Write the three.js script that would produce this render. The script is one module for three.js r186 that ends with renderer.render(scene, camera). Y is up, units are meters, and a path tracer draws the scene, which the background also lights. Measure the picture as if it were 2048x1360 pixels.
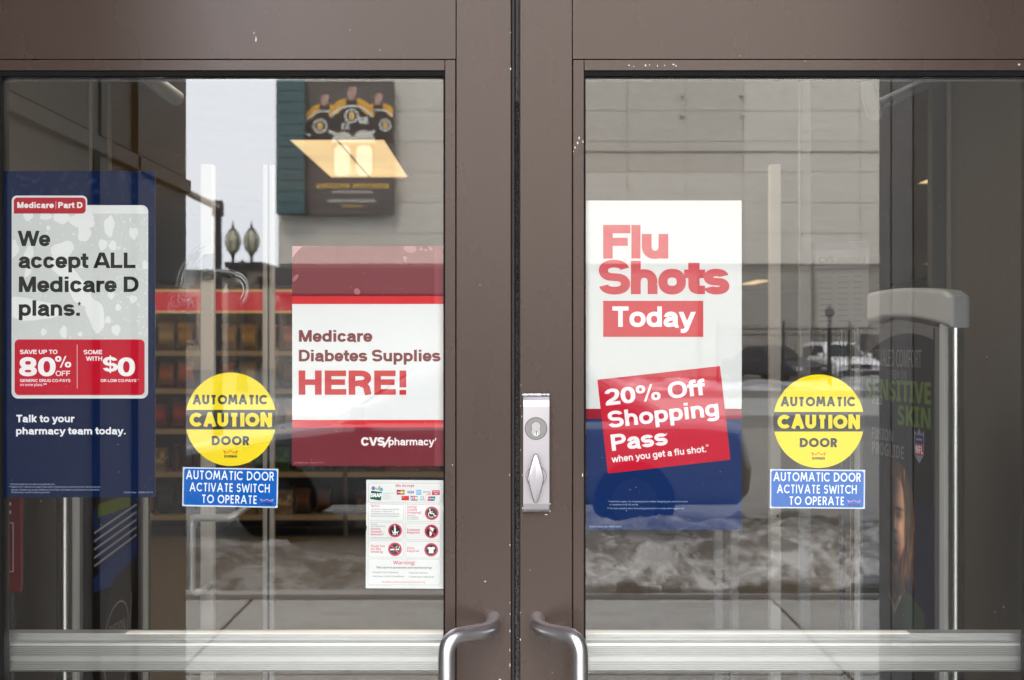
import * as THREE from 'three';
import { RoundedBoxGeometry } from 'three/addons/geometries/RoundedBoxGeometry.js';
import { mergeGeometries, mergeVertices, toCreasedNormals } from 'three/addons/utils/BufferGeometryUtils.js';
import { RectAreaLightUniformsLib } from 'three/addons/lights/RectAreaLightUniformsLib.js';

// ---------------------------------------------------------------- camera, sky, sun, exposure
const scene = new THREE.Scene();
const EYE = 1.57, CAM = 2.0;                       // eye height, distance of the lens from the face of the doors (z = 0)
const camera = new THREE.PerspectiveCamera(2 * Math.atan(680 / 2400) * 180 / Math.PI, 1024 / 680, 0.05, 400);
camera.position.set(0, EYE, CAM);
camera.lookAt(0, EYE, 0);
camera.focus = 2.0; camera.userData.fStop = 8;     // the doors are sharp, the street in the glass and the shop a little soft
camera.updateMatrixWorld(true);

const renderer = new THREE.WebGLRenderer({ antialias: true });
renderer.setSize(1024, 680);
renderer.toneMapping = THREE.LinearToneMapping;
renderer.toneMappingExposure = 4.0;
renderer.shadowMap.enabled = true;

{ // an even overcast sky, a little brighter overhead
  const W = 64, H = 32, d = new Float32Array(W * H * 4);
  for (let j = 0; j < H; j++) for (let i = 0; i < W; i++) {
    const e = ((j + 0.5) / H - 0.5) * Math.PI, s = Math.max(0, Math.sin(e)), k = 1.75 * (1 + 0.35 * s) * (1 + 0.04 * Math.sin(i / W * 2 * Math.PI * 3 + e * 4));
    d.set([k * 0.955, k * 0.995, k * 1.05, 1], (j * W + i) * 4);
  }
  const t = new THREE.DataTexture(d, W, H, THREE.RGBAFormat, THREE.FloatType);
  t.mapping = THREE.EquirectangularReflectionMapping; t.magFilter = THREE.LinearFilter; t.minFilter = THREE.LinearFilter; t.wrapS = THREE.RepeatWrapping; t.needsUpdate = true;
  scene.background = t; scene.environment = t;
}
const sun = new THREE.DirectionalLight(0xfff4e6, 1.5);   // the sun behind cloud, high above the shop
sun.position.set(-8, 26, -11); sun.target.position.set(0, 0, 12);
sun.castShadow = true; sun.shadow.radius = 26; sun.shadow.mapSize.set(2048, 2048);
Object.assign(sun.shadow.camera, { left: -45, right: 45, top: 45, bottom: -45, near: 1, far: 120 });
scene.add(sun, sun.target);
RectAreaLightUniformsLib.init();

// ---------------------------------------------------------------- helpers
function rng(seed) { let a = seed >>> 0; return () => { a = (a + 0x6D2B79F5) | 0; let t = Math.imul(a ^ (a >>> 15), 1 | a); t = (t + Math.imul(t ^ (t >>> 7), 61 | t)) ^ t; return ((t ^ (t >>> 14)) >>> 0) / 4294967296; }; }
const R = rng(7);
const used = {};
function numbered(n) { const k = used[n] = (used[n] ?? -1) + 1; return k ? `${n}_${String(k).padStart(3, '0')}` : n; }
function merge(gs) {
  gs = [].concat(gs).map((g) => { g = g.index ? g.toNonIndexed() : g.clone(); for (const k of Object.keys(g.attributes)) if (!['position', 'normal', 'uv', 'color'].includes(k)) g.deleteAttribute(k); if (!g.attributes.uv) g.setAttribute('uv', new THREE.Float32BufferAttribute(new Float32Array(g.attributes.position.count * 2), 2)); return g; });
  return gs.length === 1 ? gs[0] : mergeGeometries(gs, false);
}
function obj(name, gs, mat, parent = scene) {
  const m = new THREE.Mesh(gs.isBufferGeometry ? gs : merge(gs), mat);
  m.name = parent === scene ? numbered(name) : name; m.castShadow = m.receiveShadow = true; parent.add(m); return m;
}
function thing(name, label, category, [x, y, z] = [0, 0, 0], turn = 0, group) {
  const o = new THREE.Group(); o.name = numbered(name); scene.add(o); o.position.set(x, y, z); o.rotation.y = turn; tag(o, label, category, group); return o;
}
function tag(o, label, category, group) { o.userData = { ...o.userData, label, category }; if (group) o.userData.group = group; return o; }
function struct(name, gs, mat, label, category) { const o = obj(name, gs, mat); o.userData = { kind: 'structure', label, category }; return o; }
function box(x0, x1, y0, y1, z0, z1, r = 0) {
  const w = x1 - x0, h = y1 - y0, d = z1 - z0;
  const g = r ? new RoundedBoxGeometry(w, h, d, 2, r) : new THREE.BoxGeometry(w, h, d);
  g.translate((x0 + x1) / 2, (y0 + y1) / 2, (z0 + z1) / 2); return uvm(g);
}
function uvm(g, s = 1) { // texture coordinates in metres, each face along its own plane
  if (g.index) g = g.toNonIndexed();
  const p = g.attributes.position, n = g.attributes.normal, uv = new Float32Array(p.count * 2);
  for (let i = 0; i < p.count; i++) {
    const a = Math.abs(n.getX(i)), b = Math.abs(n.getY(i)), c = Math.abs(n.getZ(i));
    const [u, v] = c >= a && c >= b ? [p.getX(i), p.getY(i)] : a >= b ? [p.getZ(i), p.getY(i)] : [p.getX(i), p.getZ(i)];
    uv[2 * i] = u * s; uv[2 * i + 1] = v * s;
  }
  g.setAttribute('uv', new THREE.BufferAttribute(uv, 2)); return g;
}
function cyl(p, q, r0, r1 = r0, n = 20) {
  const a = new THREE.Vector3(...p), b = new THREE.Vector3(...q), L = a.distanceTo(b), g = new THREE.CylinderGeometry(r1, r0, L, n);
  g.applyQuaternion(new THREE.Quaternion().setFromUnitVectors(new THREE.Vector3(0, 1, 0), b.clone().sub(a).normalize()));
  g.translate((a.x + b.x) / 2, (a.y + b.y) / 2, (a.z + b.z) / 2); return g;
}
function tube(pts, r, seg = 60, n = 18, tension = 0.5) { return new THREE.TubeGeometry(new THREE.CatmullRomCurve3(pts.map((p) => new THREE.Vector3(...p)), false, 'catmullrom', tension), seg, r, n, false); }
function bent(pts, rad, r, n = 18) { // a tube of straight runs joined by round bends
  const P = pts.map((p) => new THREE.Vector3(...p)), path = new THREE.CurvePath(); let from = P[0];
  for (let i = 1; i < P.length - 1; i++) {
    const a = P[i].clone().add(P[i - 1].clone().sub(P[i]).setLength(rad)), b = P[i].clone().add(P[i + 1].clone().sub(P[i]).setLength(rad));
    path.add(new THREE.LineCurve3(from, a)); path.add(new THREE.QuadraticBezierCurve3(a, P[i], b)); from = b;
  }
  path.add(new THREE.LineCurve3(from, P[P.length - 1]));
  return new THREE.TubeGeometry(path, 90, r, n, false);
}
function extrude(pts, depth, bevel = 0, seg = 2) {
  const s = new THREE.Shape(pts.map(([x, y]) => new THREE.Vector2(x, y)));
  const g = new THREE.ExtrudeGeometry(s, { depth: depth - 2 * bevel, bevelEnabled: bevel > 0, bevelSize: bevel, bevelThickness: bevel, bevelOffset: -bevel, bevelSegments: seg, curveSegments: 12 });
  g.translate(0, 0, -depth / 2 + bevel); return g;
}
// photograph pixels on a plane at depth z seen directly, and for things out in the street seen in the glass
const DX = (px, z = 0) => (px - 1024) * (CAM - z) / 2400, DY = (py, z = 0) => EYE - (py - 680) * (CAM - z) / 2400;
const MX = (px, z) => (px - 1024) * (CAM + z) / 2400, MY = (py, z) => EYE - (py - 680) * (CAM + z) / 2400;

// ---------------------------------------------------------------- computed textures
function lattice(n, seed) { const r = rng(seed), a = new Float32Array(n * n); for (let i = 0; i < a.length; i++) a[i] = r(); return (x, y) => { const xi = Math.floor(x), yi = Math.floor(y), fx = x - xi, fy = y - yi, s = fx * fx * (3 - 2 * fx), t = fy * fy * (3 - 2 * fy), g = (i, j) => a[(((j % n) + n) % n) * n + (((i % n) + n) % n)]; return (g(xi, yi) * (1 - s) + g(xi + 1, yi) * s) * (1 - t) + (g(xi, yi + 1) * (1 - s) + g(xi + 1, yi + 1) * s) * t; }; }
function fbm(seed, base, oct = 5, gain = 0.5) { const L = []; for (let o = 0; o < oct; o++) L.push(lattice(base << o, seed + o * 31)); return (u, v) => { let s = 0, a = 1, t = 0; for (let o = 0; o < oct; o++) { const f = base << o; s += a * L[o](u * f, v * f); t += a; a *= gain; } return s / t; }; }
function tex(n, fn, { srgb = false, repeat = 1, m = n } = {}) { // fn(u, v) -> [r, g, b] in 0..1 or a grey
  const d = new Uint8Array(n * m * 4);
  for (let j = 0; j < m; j++) for (let i = 0; i < n; i++) { let c = fn(i / n, j / m); if (typeof c === 'number') c = [c, c, c]; d.set([...c.map((x) => Math.max(0, Math.min(255, Math.round(x * 255)))), 255], (j * n + i) * 4); }
  const t = new THREE.DataTexture(d, n, m); t.wrapS = t.wrapT = THREE.RepeatWrapping; t.magFilter = t.minFilter = THREE.LinearFilter; if (srgb) t.colorSpace = THREE.SRGBColorSpace; t.repeat.set(repeat, repeat); t.needsUpdate = true; return t;
}
function canvasTex(w, h, draw, srgb = true) {
  const c = document.createElement('canvas'); c.width = Math.round(w); c.height = Math.round(h); const x = c.getContext('2d'); draw(x, c.width, c.height);
  const t = new THREE.CanvasTexture(c); if (srgb) t.colorSpace = THREE.SRGBColorSpace; t.magFilter = t.minFilter = THREE.LinearFilter; return t;
}
const lin = (r, g, b) => new THREE.Color().setRGB(r, g, b);
const std = (o) => new THREE.MeshPhysicalMaterial(o);

const nA = fbm(11, 4, 6), nB = fbm(23, 8, 5, 0.6), nC = fbm(37, 32, 3, 0.7), nD = fbm(41, 2, 7, 0.62);
const tPaint = tex(512, (u, v) => 0.97 + 0.03 * nA(u, v)), tPaintR = tex(512, (u, v) => 0.24 + 0.07 * nA(v, u)), tPaintB = tex(512, (u, v) => nC(u, v) * 0.6 + nB(u, v) * 0.4);
for (const t of [tPaint, tPaintR]) t.repeat.set(2.3, 1.7);
tPaintB.repeat.set(3, 3);
const tGrain = tex(512, (u, v) => 0.5 + 0.35 * (nC(u * 1, v * 0.02) - 0.5) + 0.3 * (nB(u, v * 0.03) - 0.5)), tMetal = tex(256, (u, v) => 0.88 + 0.12 * nA(u, v)), tMetalR = tex(512, (u, v) => 0.23 + 0.08 * nA(u, v) + 0.10 * nC(u, v * 0.02));
const tWalk = tex(1024, (u, v) => { const a = nD(u, v), b = nC(u, v), c = nB(u, v); return (0.42 + 0.45 * a + 0.16 * (b - 0.5)) * (c > 0.62 ? 0.86 : 1); });
const tRoad = tex(1024, (u, v) => 0.55 + 0.5 * (nD(u, v) - 0.5) + 0.35 * (nC(u, v) - 0.5)), tRoadR = tex(256, (u, v) => 0.35 + 0.5 * nA(u, v));
const tSnow = tex(1024, (u, v) => { const a = nD(u, v), b = nB(u, v), c = nC(u, v); const k = Math.max(0, Math.min(1, (a * 0.5 + b * 0.3 + c * 0.2 - 0.46) * 7)) * 0.85 + 0.3 * (c - 0.35); return [0.25 + 0.46 * k + 0.14 * (c - 0.5), 0.238 + 0.46 * k + 0.14 * (c - 0.5), 0.222 + 0.46 * k + 0.14 * (c - 0.5)]; });
const tStone = tex(512, (u, v) => 0.84 + 0.14 * nA(u, v) + 0.10 * (nC(u, v) - 0.5));
const tBump = tex(512, (u, v) => nC(u, v) * 0.5 + nB(u, v) * 0.5);

const M = {
  paint: std({ color: lin(0.056, 0.036, 0.029), specularColor: lin(1, 0.90, 0.87), map: tPaint, roughnessMap: tPaintR, roughness: 1, bumpMap: tPaintB, bumpScale: 0.000006 }),
  recess: std({ color: lin(0.018, 0.013, 0.012), roughness: 0.6 }),
  rubber: std({ color: lin(0.008, 0.008, 0.008), specularIntensity: 0.25, roughness: 0.75, bumpMap: tPaintB, bumpScale: 0.0002 }),
  chip: std({ color: lin(0.62, 0.58, 0.56), roughness: 0.7 }),
  steel: std({ color: lin(0.74, 0.72, 0.74), metalness: 1, roughness: 1, roughnessMap: tMetalR, map: tMetal }),
  alu: std({ color: lin(0.80, 0.80, 0.78), metalness: 1, roughness: 1, roughnessMap: tex(256, (u, v) => 0.34 + 0.12 * nA(u, v)), map: tMetal }),
  aluDull: std({ color: lin(0.42, 0.43, 0.42), metalness: 0.7, roughness: 0.5, map: tMetal }),
  offWhite: std({ color: lin(0.80, 0.76, 0.70), roughness: 0.45, map: tPaint }),
  dark: std({ color: lin(0.02, 0.02, 0.02), roughness: 0.5 }),
  glass: std({ color: lin(0.965, 0.968, 0.958), transmission: 1, thickness: 0, roughness: 0, ior: 1.94 }),
  thinGlass: std({ color: lin(0.96, 0.98, 0.965), transmission: 1, thickness: 0, roughness: 0, ior: 1.45 }),
};
// a bold grotesque built from strokes: heights in capitals, w the stem; used for the posters' large type
let Q = 0.86; const XH = 0.735;
const HELV = (() => {
  const s = 0.072, r = 0.032, g = {};
  const def = (ch, A, f, clip) => { g[ch] = { A, f, clip }; };
  const stemBowl = (p, A, a, b, left) => { const l = left ? s + a : r + a, R2 = left ? A - r - a : A - s - a; p.arc((l + R2) / 2, XH / 2, (R2 - l) / 2, XH / 2 - b + 0.008, 0, 360); };
  const arch = (p, l, R2, b, from = 180, to = 0) => { p.begin(); p.arcTo((l + R2) / 2, XH - b + 0.008 - 0.27, (R2 - l) / 2, 0.27, from, to); };
  def('n', 0.85, (p, A, a, b) => { p.v(s + a, 0, XH); arch(p, s + a, A - s - a, b); p.l(A - s - a, 0); p.end(); });
  def('h', 0.85, (p, A, a, b) => { p.v(s + a, 0, 1); arch(p, s + a, A - s - a, b); p.l(A - s - a, 0); p.end(); });
  def('m', 1.24, (p, A, a, b) => { const m = A / 2; p.v(s + a, 0, XH); arch(p, s + a, m, b); p.l(m, 0); p.end(); arch(p, m, A - s - a, b); p.l(A - s - a, 0); p.end(); });
  def('u', 0.85, (p, A, a, b) => { p.v(A - s - a, 0, XH); p.begin(); p.m(s + a, XH); p.arcTo(A / 2, b - 0.008 + 0.27, A / 2 - s - a, 0.27, 180, 360); p.end(); });
  def('r', 0.54, (p, A, a, b) => { p.v(s + a, 0, XH); p.begin(); p.arcTo(s + a + 0.30, XH - b - 0.27, 0.30, 0.27, 180, 92); p.l(A, XH - b); p.end(); });
  def('l', 0.387, (p, A) => p.v(A / 2, 0, 1)); def('i', 0.387, (p, A, a) => { p.v(A / 2, 0, XH); p.v(A / 2, 1 - 0.16, 1); });
  def('o', 0.85, (p, A, a, b) => p.arc(A / 2, XH / 2, A / 2 - r - a, XH / 2 - b + 0.01, 0, 360));
  def('c', 0.775, (p, A, a, b) => p.arc(A / 2, XH / 2, A / 2 - r - a, XH / 2 - b + 0.01, 24, 336));
  def('e', 0.775, (p, A, a, b) => { p.begin(); p.m(r + a, XH / 2 - 0.02); p.l(A - r - a, XH / 2 - 0.02); p.arcTo(A / 2, XH / 2, A / 2 - r - a, XH / 2 - b + 0.01, 0, 332); p.end(); });
  def('d', 0.85, (p, A, a, b) => { p.v(A - s - a, 0, 1); stemBowl(p, A, a, b, false); }); def('b', 0.85, (p, A, a, b) => { p.v(s + a, 0, 1); stemBowl(p, A, a, b, true); });
  def('p', 0.85, (p, A, a, b) => { p.v(s + a, -0.28, XH); stemBowl(p, A, a, b, true); });
  def('g', 0.85, (p, A, a, b) => { stemBowl(p, A, a, b, false); p.begin(); p.m(A - s - a, XH); p.l(A - s - a, -0.06); p.arcTo((A - s + r) / 2, -0.07, (A - s - r) / 2 - a, 0.22 - b, 0, -160); p.end(); });
  def('a', 0.79, (p, A, a, b) => { const R2 = A - s - a; p.begin(); p.arcTo((r + a + R2) / 2 + 0.01, XH - b - 0.19, (R2 - r - a) / 2 - 0.01, 0.20, 172, 0); p.l(R2, 0.16); p.q(R2, 0.02, R2 + a + 0.03, 0.0 + b * 0.6); p.end(); p.begin(); p.m(R2, XH * 0.57); p.q(r + a, XH * 0.56, r + a, XH * 0.28); p.q(r + a, b - 0.01, r + a + 0.19, b - 0.01); p.q(R2, b, R2, XH * 0.40); p.end(); });
  def('s', 0.755, (p, A, a, b) => sCurve(p, A, a, b, XH)); const sCurve = (p, A, a, b, H) => { const ry = (H / 2 - b) / 2 + 0.006, rx = A / 2 - r - a; p.begin(); p.arcTo(A / 2 - 0.01, H - b - ry + 0.01, rx - 0.01, ry, 12, 248); p.arcTo(A / 2, b + ry - 0.01, rx, ry, 68, -168); p.end(); };
  def('t', 0.47, (p, A, a, b) => { const x = A * 0.46; p.begin(); p.m(x, 0.94); p.l(x, b + 0.14); p.q(x, b, x + 0.15, b); p.l(A - 0.01, b); p.end(); p.h(XH - b, 0.0, A - 0.01); });
  def('f', 0.47, (p, A, a, b) => { const x = A * 0.46; p.begin(); p.m(x, 0); p.l(x, 1 - b - 0.15); p.q(x, 1 - b, x + 0.15, 1 - b); p.l(A, 1 - b); p.end(); p.h(XH - b, 0.0, A - 0.01); });
  def('y', 0.78, (p, A, a) => { p.poly([[a * 0.6, XH + 0.1], [A / 2 + 0.015, -0.02]]); p.begin(); p.m(A - a * 0.6 + 0.04, XH + 0.1); p.l(A / 2 - 0.02, -0.08); p.q(A / 2 - 0.07, -0.20, A / 2 - 0.2, -0.20); p.l(0.1, -0.20); p.end(); }, [-0.3, XH]);
  def('w', 1.09, (p, A, a) => p.poly([[a * 0.7 - 0.02, XH + 0.06], [A * 0.285, -0.03], [A / 2, XH + 0.05], [A * 0.715, -0.03], [A - a * 0.7 + 0.02, XH + 0.06]]), [0, XH]);
  def('k', 0.78, (p, A, a) => { p.v(s + a, 0, 1); p.poly([[A - a, XH + 0.06], [s + a + 0.03, XH * 0.34]]); p.poly([[A * 0.46, XH * 0.5], [A - a * 0.8, -0.06]]); }, [0, 1]);
  def('A', 1.0, (p, A, a, b) => { p.poly([[a * 0.75 - 0.03, -0.08], [A / 2 - 0.02, 1.06]]); p.poly([[A - a * 0.75 + 0.03, -0.08], [A / 2 + 0.02, 1.06]]); p.h(0.28, A * 0.26, A * 0.74); }, [0, 1]);
  def('L', 0.83, (p, A, a, b) => p.poly([[s + a, 1], [s + a, b], [A - 0.04, b]])); def('H', 1.0, (p, A, a) => { p.v(s + a, 0, 1); p.v(A - s - a, 0, 1); p.h(0.52, s, A - s); });
  def('E', 0.91, (p, A, a, b) => { p.poly([[A - 0.05, 1 - b], [s + a, 1 - b], [s + a, b], [A - 0.04, b]]); p.h(0.52, s + a, A - 0.09); }); def('F', 0.85, (p, A, a, b) => { p.poly([[A - 0.03, 1 - b], [s + a, 1 - b], [s + a, 0]]); p.h(0.5, s + a, A - 0.11); });
  def('T', 0.85, (p, A, a, b) => { p.h(1 - b, 0.03, A - 0.03); p.v(A / 2, 0, 1); }); def('I', 0.387, (p, A) => p.v(A / 2, 0, 1));
  def('D', 1.0, (p, A, a, b) => { p.begin(); p.m(A * 0.45, 1 - b); p.l(s + a, 1 - b); p.l(s + a, b); p.l(A * 0.42, b); p.arcTo(A * 0.42, 0.5, A * 0.58 - r - a, 0.5 - b, -90, 90); p.end(); });
  const pr = (p, A, a, b) => { p.v(s + a, 0, 1); p.begin(); p.m(s + a, 1 - b); p.l(A * 0.52, 1 - b); p.arcTo(A * 0.52, 0.72 - b * 0.3, A * 0.48 - r - a, 0.28 - b * 0.7, 90, -90); p.l(s + a, 0.44); p.end(); };
  def('P', 0.92, pr); def('R', 0.98, (p, A, a, b) => { pr(p, A - 0.04, a, b); p.begin(); p.m(A * 0.5, 0.44); p.q(A - s - a - 0.05, 0.44, A - s - a - 0.03, 0.2); p.l(A - s - a + 0.02, 0); p.end(); });
  def('C', 1.0, (p, A, a, b) => p.arc(A / 2, 0.5, A / 2 - r - a, 0.5 - b + 0.01, 26, 334)); def('O', 1.08, (p, A, a, b) => p.arc(A / 2, 0.5, A / 2 - r - a, 0.5 - b + 0.01, 0, 360));
  def('G', 1.06, (p, A, a, b) => { p.arc(A / 2, 0.5, A / 2 - r - a, 0.5 - b + 0.01, 30, 318); p.poly([[A * 0.55, 0.45], [A - r - a, 0.45], [A - r - a, 0]]); });
  def('S', 0.92, (p, A, a, b) => sCurve(p, A, a, b, 1)); def('U', 1.0, (p, A, a, b) => { p.begin(); p.m(s + a, 1); p.arcTo(A / 2, b + 0.34, A / 2 - s - a, 0.35, 180, 360); p.l(A - s - a, 1); p.end(); });
  def('V', 0.93, (p, A, a) => p.poly([[a * 0.7 - 0.03, 1.08], [A / 2, -0.02], [A - a * 0.7 + 0.03, 1.08]]), [0, 1]); def('Y', 0.93, (p, A, a) => { p.poly([[a * 0.6 - 0.02, 1.06], [A / 2, 0.42], [A - a * 0.6 + 0.02, 1.06]]); p.v(A / 2, 0, 0.45); }, [0, 1]);
  def('W', 1.32, (p, A, a) => p.poly([[a * 0.7 - 0.02, 1.06], [A * 0.275, -0.02], [A / 2, 1.05], [A * 0.725, -0.02], [A - a * 0.7 + 0.02, 1.06]]), [0, 1]);
  def('M', 1.16, (p, A, a) => { p.v(s + a, 0, 1); p.v(A - s - a, 0, 1); p.poly([[s + a * 0.9, 1.1], [A / 2, 0.02], [A - s - a * 0.9, 1.1]]); }, [0, 1]); def('N', 1.0, (p, A, a) => { p.v(s + a, 0, 1); p.v(A - s - a, 0, 1); p.poly([[s + a * 0.8, 1.06], [A - s - a * 0.8, -0.06]]); }, [0, 1]);
  def('0', 0.775, (p, A, a, b) => p.arc(A / 2, 0.495, A / 2 - r - a, 0.495 - b + 0.005, 0, 360)); def('8', 0.775, (p, A, a, b) => { p.arc(A / 2, 0.75 - b * 0.5, A / 2 - r - a - 0.02, 0.25 - b * 0.5, 0, 360); p.arc(A / 2, 0.27, A / 2 - r - a, 0.27 - b, 0, 360); });
  def('2', 0.775, (p, A, a, b) => { p.begin(); p.arcTo(A / 2, 0.69, A / 2 - r - a, 0.31 - b, 176, -28); p.q(A * 0.74, 0.42, A * 0.5, 0.33); p.q(r + a + 0.02, 0.22, r + a, 0.12); p.l(r + a, b); p.l(A - r, b); p.end(); });
  def('%', 1.24, (p, A, a, b) => { p.wt(0.72); p.arc(0.27, 0.75, 0.27 - r - a * 0.7, 0.25 - b * 0.72, 0, 360); p.arc(A - 0.27, 0.25, 0.27 - r - a * 0.7, 0.25 - b * 0.72, 0, 360); p.wt(0.5); p.poly([[A * 0.33, -0.06], [A * 0.67, 1.06]]); p.wt(1); }, [-0.01, 1.01]);
  def('$', 0.80, (p, A, a, b) => { sCurve(p, A, a, b, 1); p.wt(0.36); p.v(A / 2, -0.1, 1.1); p.wt(1); });
  def('!', 0.46, (p, A, a) => { p.poly([[A / 2, 0.30], [A / 2, 1]]); p.v(A / 2, 0, 0.2); }); def('.', 0.387, (p, A) => p.v(A / 2, 0, 0.2)); def('/', 0.36, (p, A) => { p.wt(0.55); p.poly([[0.02, -0.05], [A - 0.02, 1.05]]); p.wt(1); }); def('-', 0.46, (p, A) => p.h(0.35, 0.05, A - 0.05));
  def('*', 0.5, (p, A) => { p.wt(0.4); for (let i = 0; i < 5; i++) p.poly([[A / 2, 0.82], [A / 2 + 0.17 * Math.sin(i * 1.2566), 0.82 + 0.17 * Math.cos(i * 1.2566)]]); p.wt(1); });
  return g;
})();
function Hv(x, str, px, base, width, cap, color = '#fff', w = 0.2, q = 0.88) {
  Q = q; w *= w < 0.26 ? 1.17 : 1;
  const grow = (w - 0.2) * 0.9, adv = (c) => c === ' ' ? 0.36 : HELV[c].A + grow * (c === 'm' || c === 'w' || c === 'W' || c === 'M' ? 1.5 : 1) - 0.02;
  const ink = (c) => 'oceaOCsSgdqGQ0'.includes(c) ? 0.032 : 'TyYVWAwtf'.includes(c) ? 0.01 : 0.072, inkR = (c) => 'FrkfLEtac'.includes(c) ? 0.03 : ink(c), total = [...str].reduce((t, c) => t + adv(c), 0) - ink(str[0]) - inkR(str[str.length - 1]);
  x.save(); x.translate(px, base); x.scale(width / total * 1.0, -cap); x.strokeStyle = color; x.lineCap = 'butt'; x.lineJoin = 'miter'; x.miterLimit = 6;
  let at = -ink(str[0]);
  for (const ch of str) {
    if (ch === ' ') { at += 0.36; continue; }
    const { f, clip } = HELV[ch], A = adv(ch) + 0.02; x.save(); x.translate(at, 0);
    if (clip) { x.beginPath(); x.rect(-0.3, clip[0], A + 0.6, clip[1] - clip[0]); x.clip(); }
    x.scale(1, Q); x.lineWidth = w;
    let fresh = true; const P = (u, v) => { fresh ? x.moveTo(u, v / Q) : x.lineTo(u, v / Q); fresh = false; };
    const pen = {
      begin() { x.beginPath(); fresh = true; }, end() { x.stroke(); }, m(u, v) { fresh = true; P(u, v); }, l: P, q(a, b, c, d) { x.quadraticCurveTo(a, b / Q, c, d / Q); }, wt(k) { x.lineWidth = w * k; },
      arcTo(cx, cy, rx, ry, d0, d1) { const n = Math.max(8, Math.ceil(Math.abs(d1 - d0) / 5)); for (let i = 0; i <= n; i++) { const t = (d0 + (d1 - d0) * i / n) * Math.PI / 180, e = 2 / 2.3, c = Math.cos(t), s = Math.sin(t); P(cx + rx * Math.sign(c) * Math.pow(Math.abs(c), e), cy + ry * Math.sign(s) * Math.pow(Math.abs(s), e)); } },
      arc(cx, cy, rx, ry, d0, d1) { pen.begin(); pen.arcTo(cx, cy, rx, ry, d0, d1); if (Math.abs(d1 - d0) >= 360) x.closePath(); x.stroke(); },
      v(u, v0, v1) { pen.poly([[u, v0], [u, v1]]); }, h(v, u0, u1) { pen.poly([[u0, v], [u1, v]]); }, poly(q) { x.beginPath(); fresh = true; q.forEach(([u, v]) => P(u, v)); x.stroke(); },
    };
    f(pen, A, w / 2, w * Q / 2); x.restore(); at += adv(ch);
  }
  x.restore();
}

// ---------------------------------------------------------------- lettering
function T(x, s, px, base, w, cap, color = '#fff', { bold = true, stroke = 0, slant = 0 } = {}) { // s from px to px + w on a baseline, capitals cap high
  x.save(); x.font = `${bold ? 'bold ' : ''}100px sans-serif`; x.fillStyle = x.strokeStyle = color; x.lineJoin = 'miter'; x.miterLimit = 3;
  const k = cap / 71.4, m = x.measureText(s).width, sp = stroke * 100;
  x.translate(px, base); x.transform(1, 0, slant, 1, 0, 0); x.scale(w / (m + sp * 0.6), k); x.translate(sp * 0.3, 0);
  if (stroke) { x.lineWidth = sp; x.strokeText(s, 0, 0); }
  x.fillText(s, 0, 0); x.restore();
}
function rr(x, a, b, c, d, r, fill) { x.beginPath(); x.roundRect(a, b, c - a, d - b, r); x.fillStyle = fill; x.fill(); }
// round geometric capitals drawn as strokes of one weight: [width, function of a pen]
const GLYPH = {
  A: [0.92, (p) => { p.m(0, 0); p.l(0.46, 1); p.l(0.92, 0); p.m(0.17, 0.30); p.l(0.75, 0.30); }],
  C: [0.86, (p) => p.arc(0.5, 0.5, 0.5, 42, 318)], O: [1.0, (p) => p.arc(0.5, 0.5, 0.5, 0, 360)],
  D: [0.78, (p) => { p.m(0.3, 1); p.l(0, 1); p.l(0, 0); p.l(0.3, 0); p.arc(0.28, 0.5, 0.5, -90, 90, true); }],
  E: [0.48, (p) => { p.m(0.48, 1); p.l(0, 1); p.l(0, 0); p.l(0.48, 0); p.m(0, 0.5); p.l(0.43, 0.5); }],
  H: [0.7, (p) => { p.m(0, 0); p.l(0, 1); p.m(0.7, 0); p.l(0.7, 1); p.m(0, 0.52); p.l(0.7, 0.52); }],
  I: [0, (p) => { p.m(0, 0); p.l(0, 1); }],
  M: [1.02, (p) => { p.m(0, 0); p.l(0.14, 1); p.l(0.51, 0.16); p.l(0.88, 1); p.l(1.02, 0); }],
  N: [0.74, (p) => { p.m(0, 0); p.l(0, 1); p.l(0.74, 0); p.l(0.74, 1); }],
  P: [0.54, (p) => { p.m(0, 0); p.l(0, 1); p.l(0.27, 1); p.arc(0.27, 0.73, 0.27, 90, -90, true, true); p.l(0, 0.46); }],
  R: [0.56, (p) => { p.m(0, 0); p.l(0, 1); p.l(0.27, 1); p.arc(0.27, 0.73, 0.27, 90, -90, true, true); p.l(0, 0.46); p.m(0.28, 0.46); p.l(0.56, 0); }],
  S: [0.5, (p) => { p.arc(0.25, 0.74, 0.26, 20, 250); p.arc(0.25, 0.26, 0.27, 90, -160, false, true); }],
  T: [0.62, (p) => { p.m(0, 1); p.l(0.62, 1); p.m(0.31, 1); p.l(0.31, 0); }],
  U: [0.66, (p) => { p.m(0, 1); p.l(0, 0.33); p.arc(0.33, 0.33, 0.33, 180, 360, true); p.l(0.66, 1); }],
  V: [0.82, (p) => { p.m(0, 1); p.l(0.41, 0); p.l(0.82, 1); }],
  W: [1.3, (p) => { p.m(0, 1); p.l(0.33, 0); p.l(0.65, 0.9); p.l(0.97, 0); p.l(1.3, 1); }],
};
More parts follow.
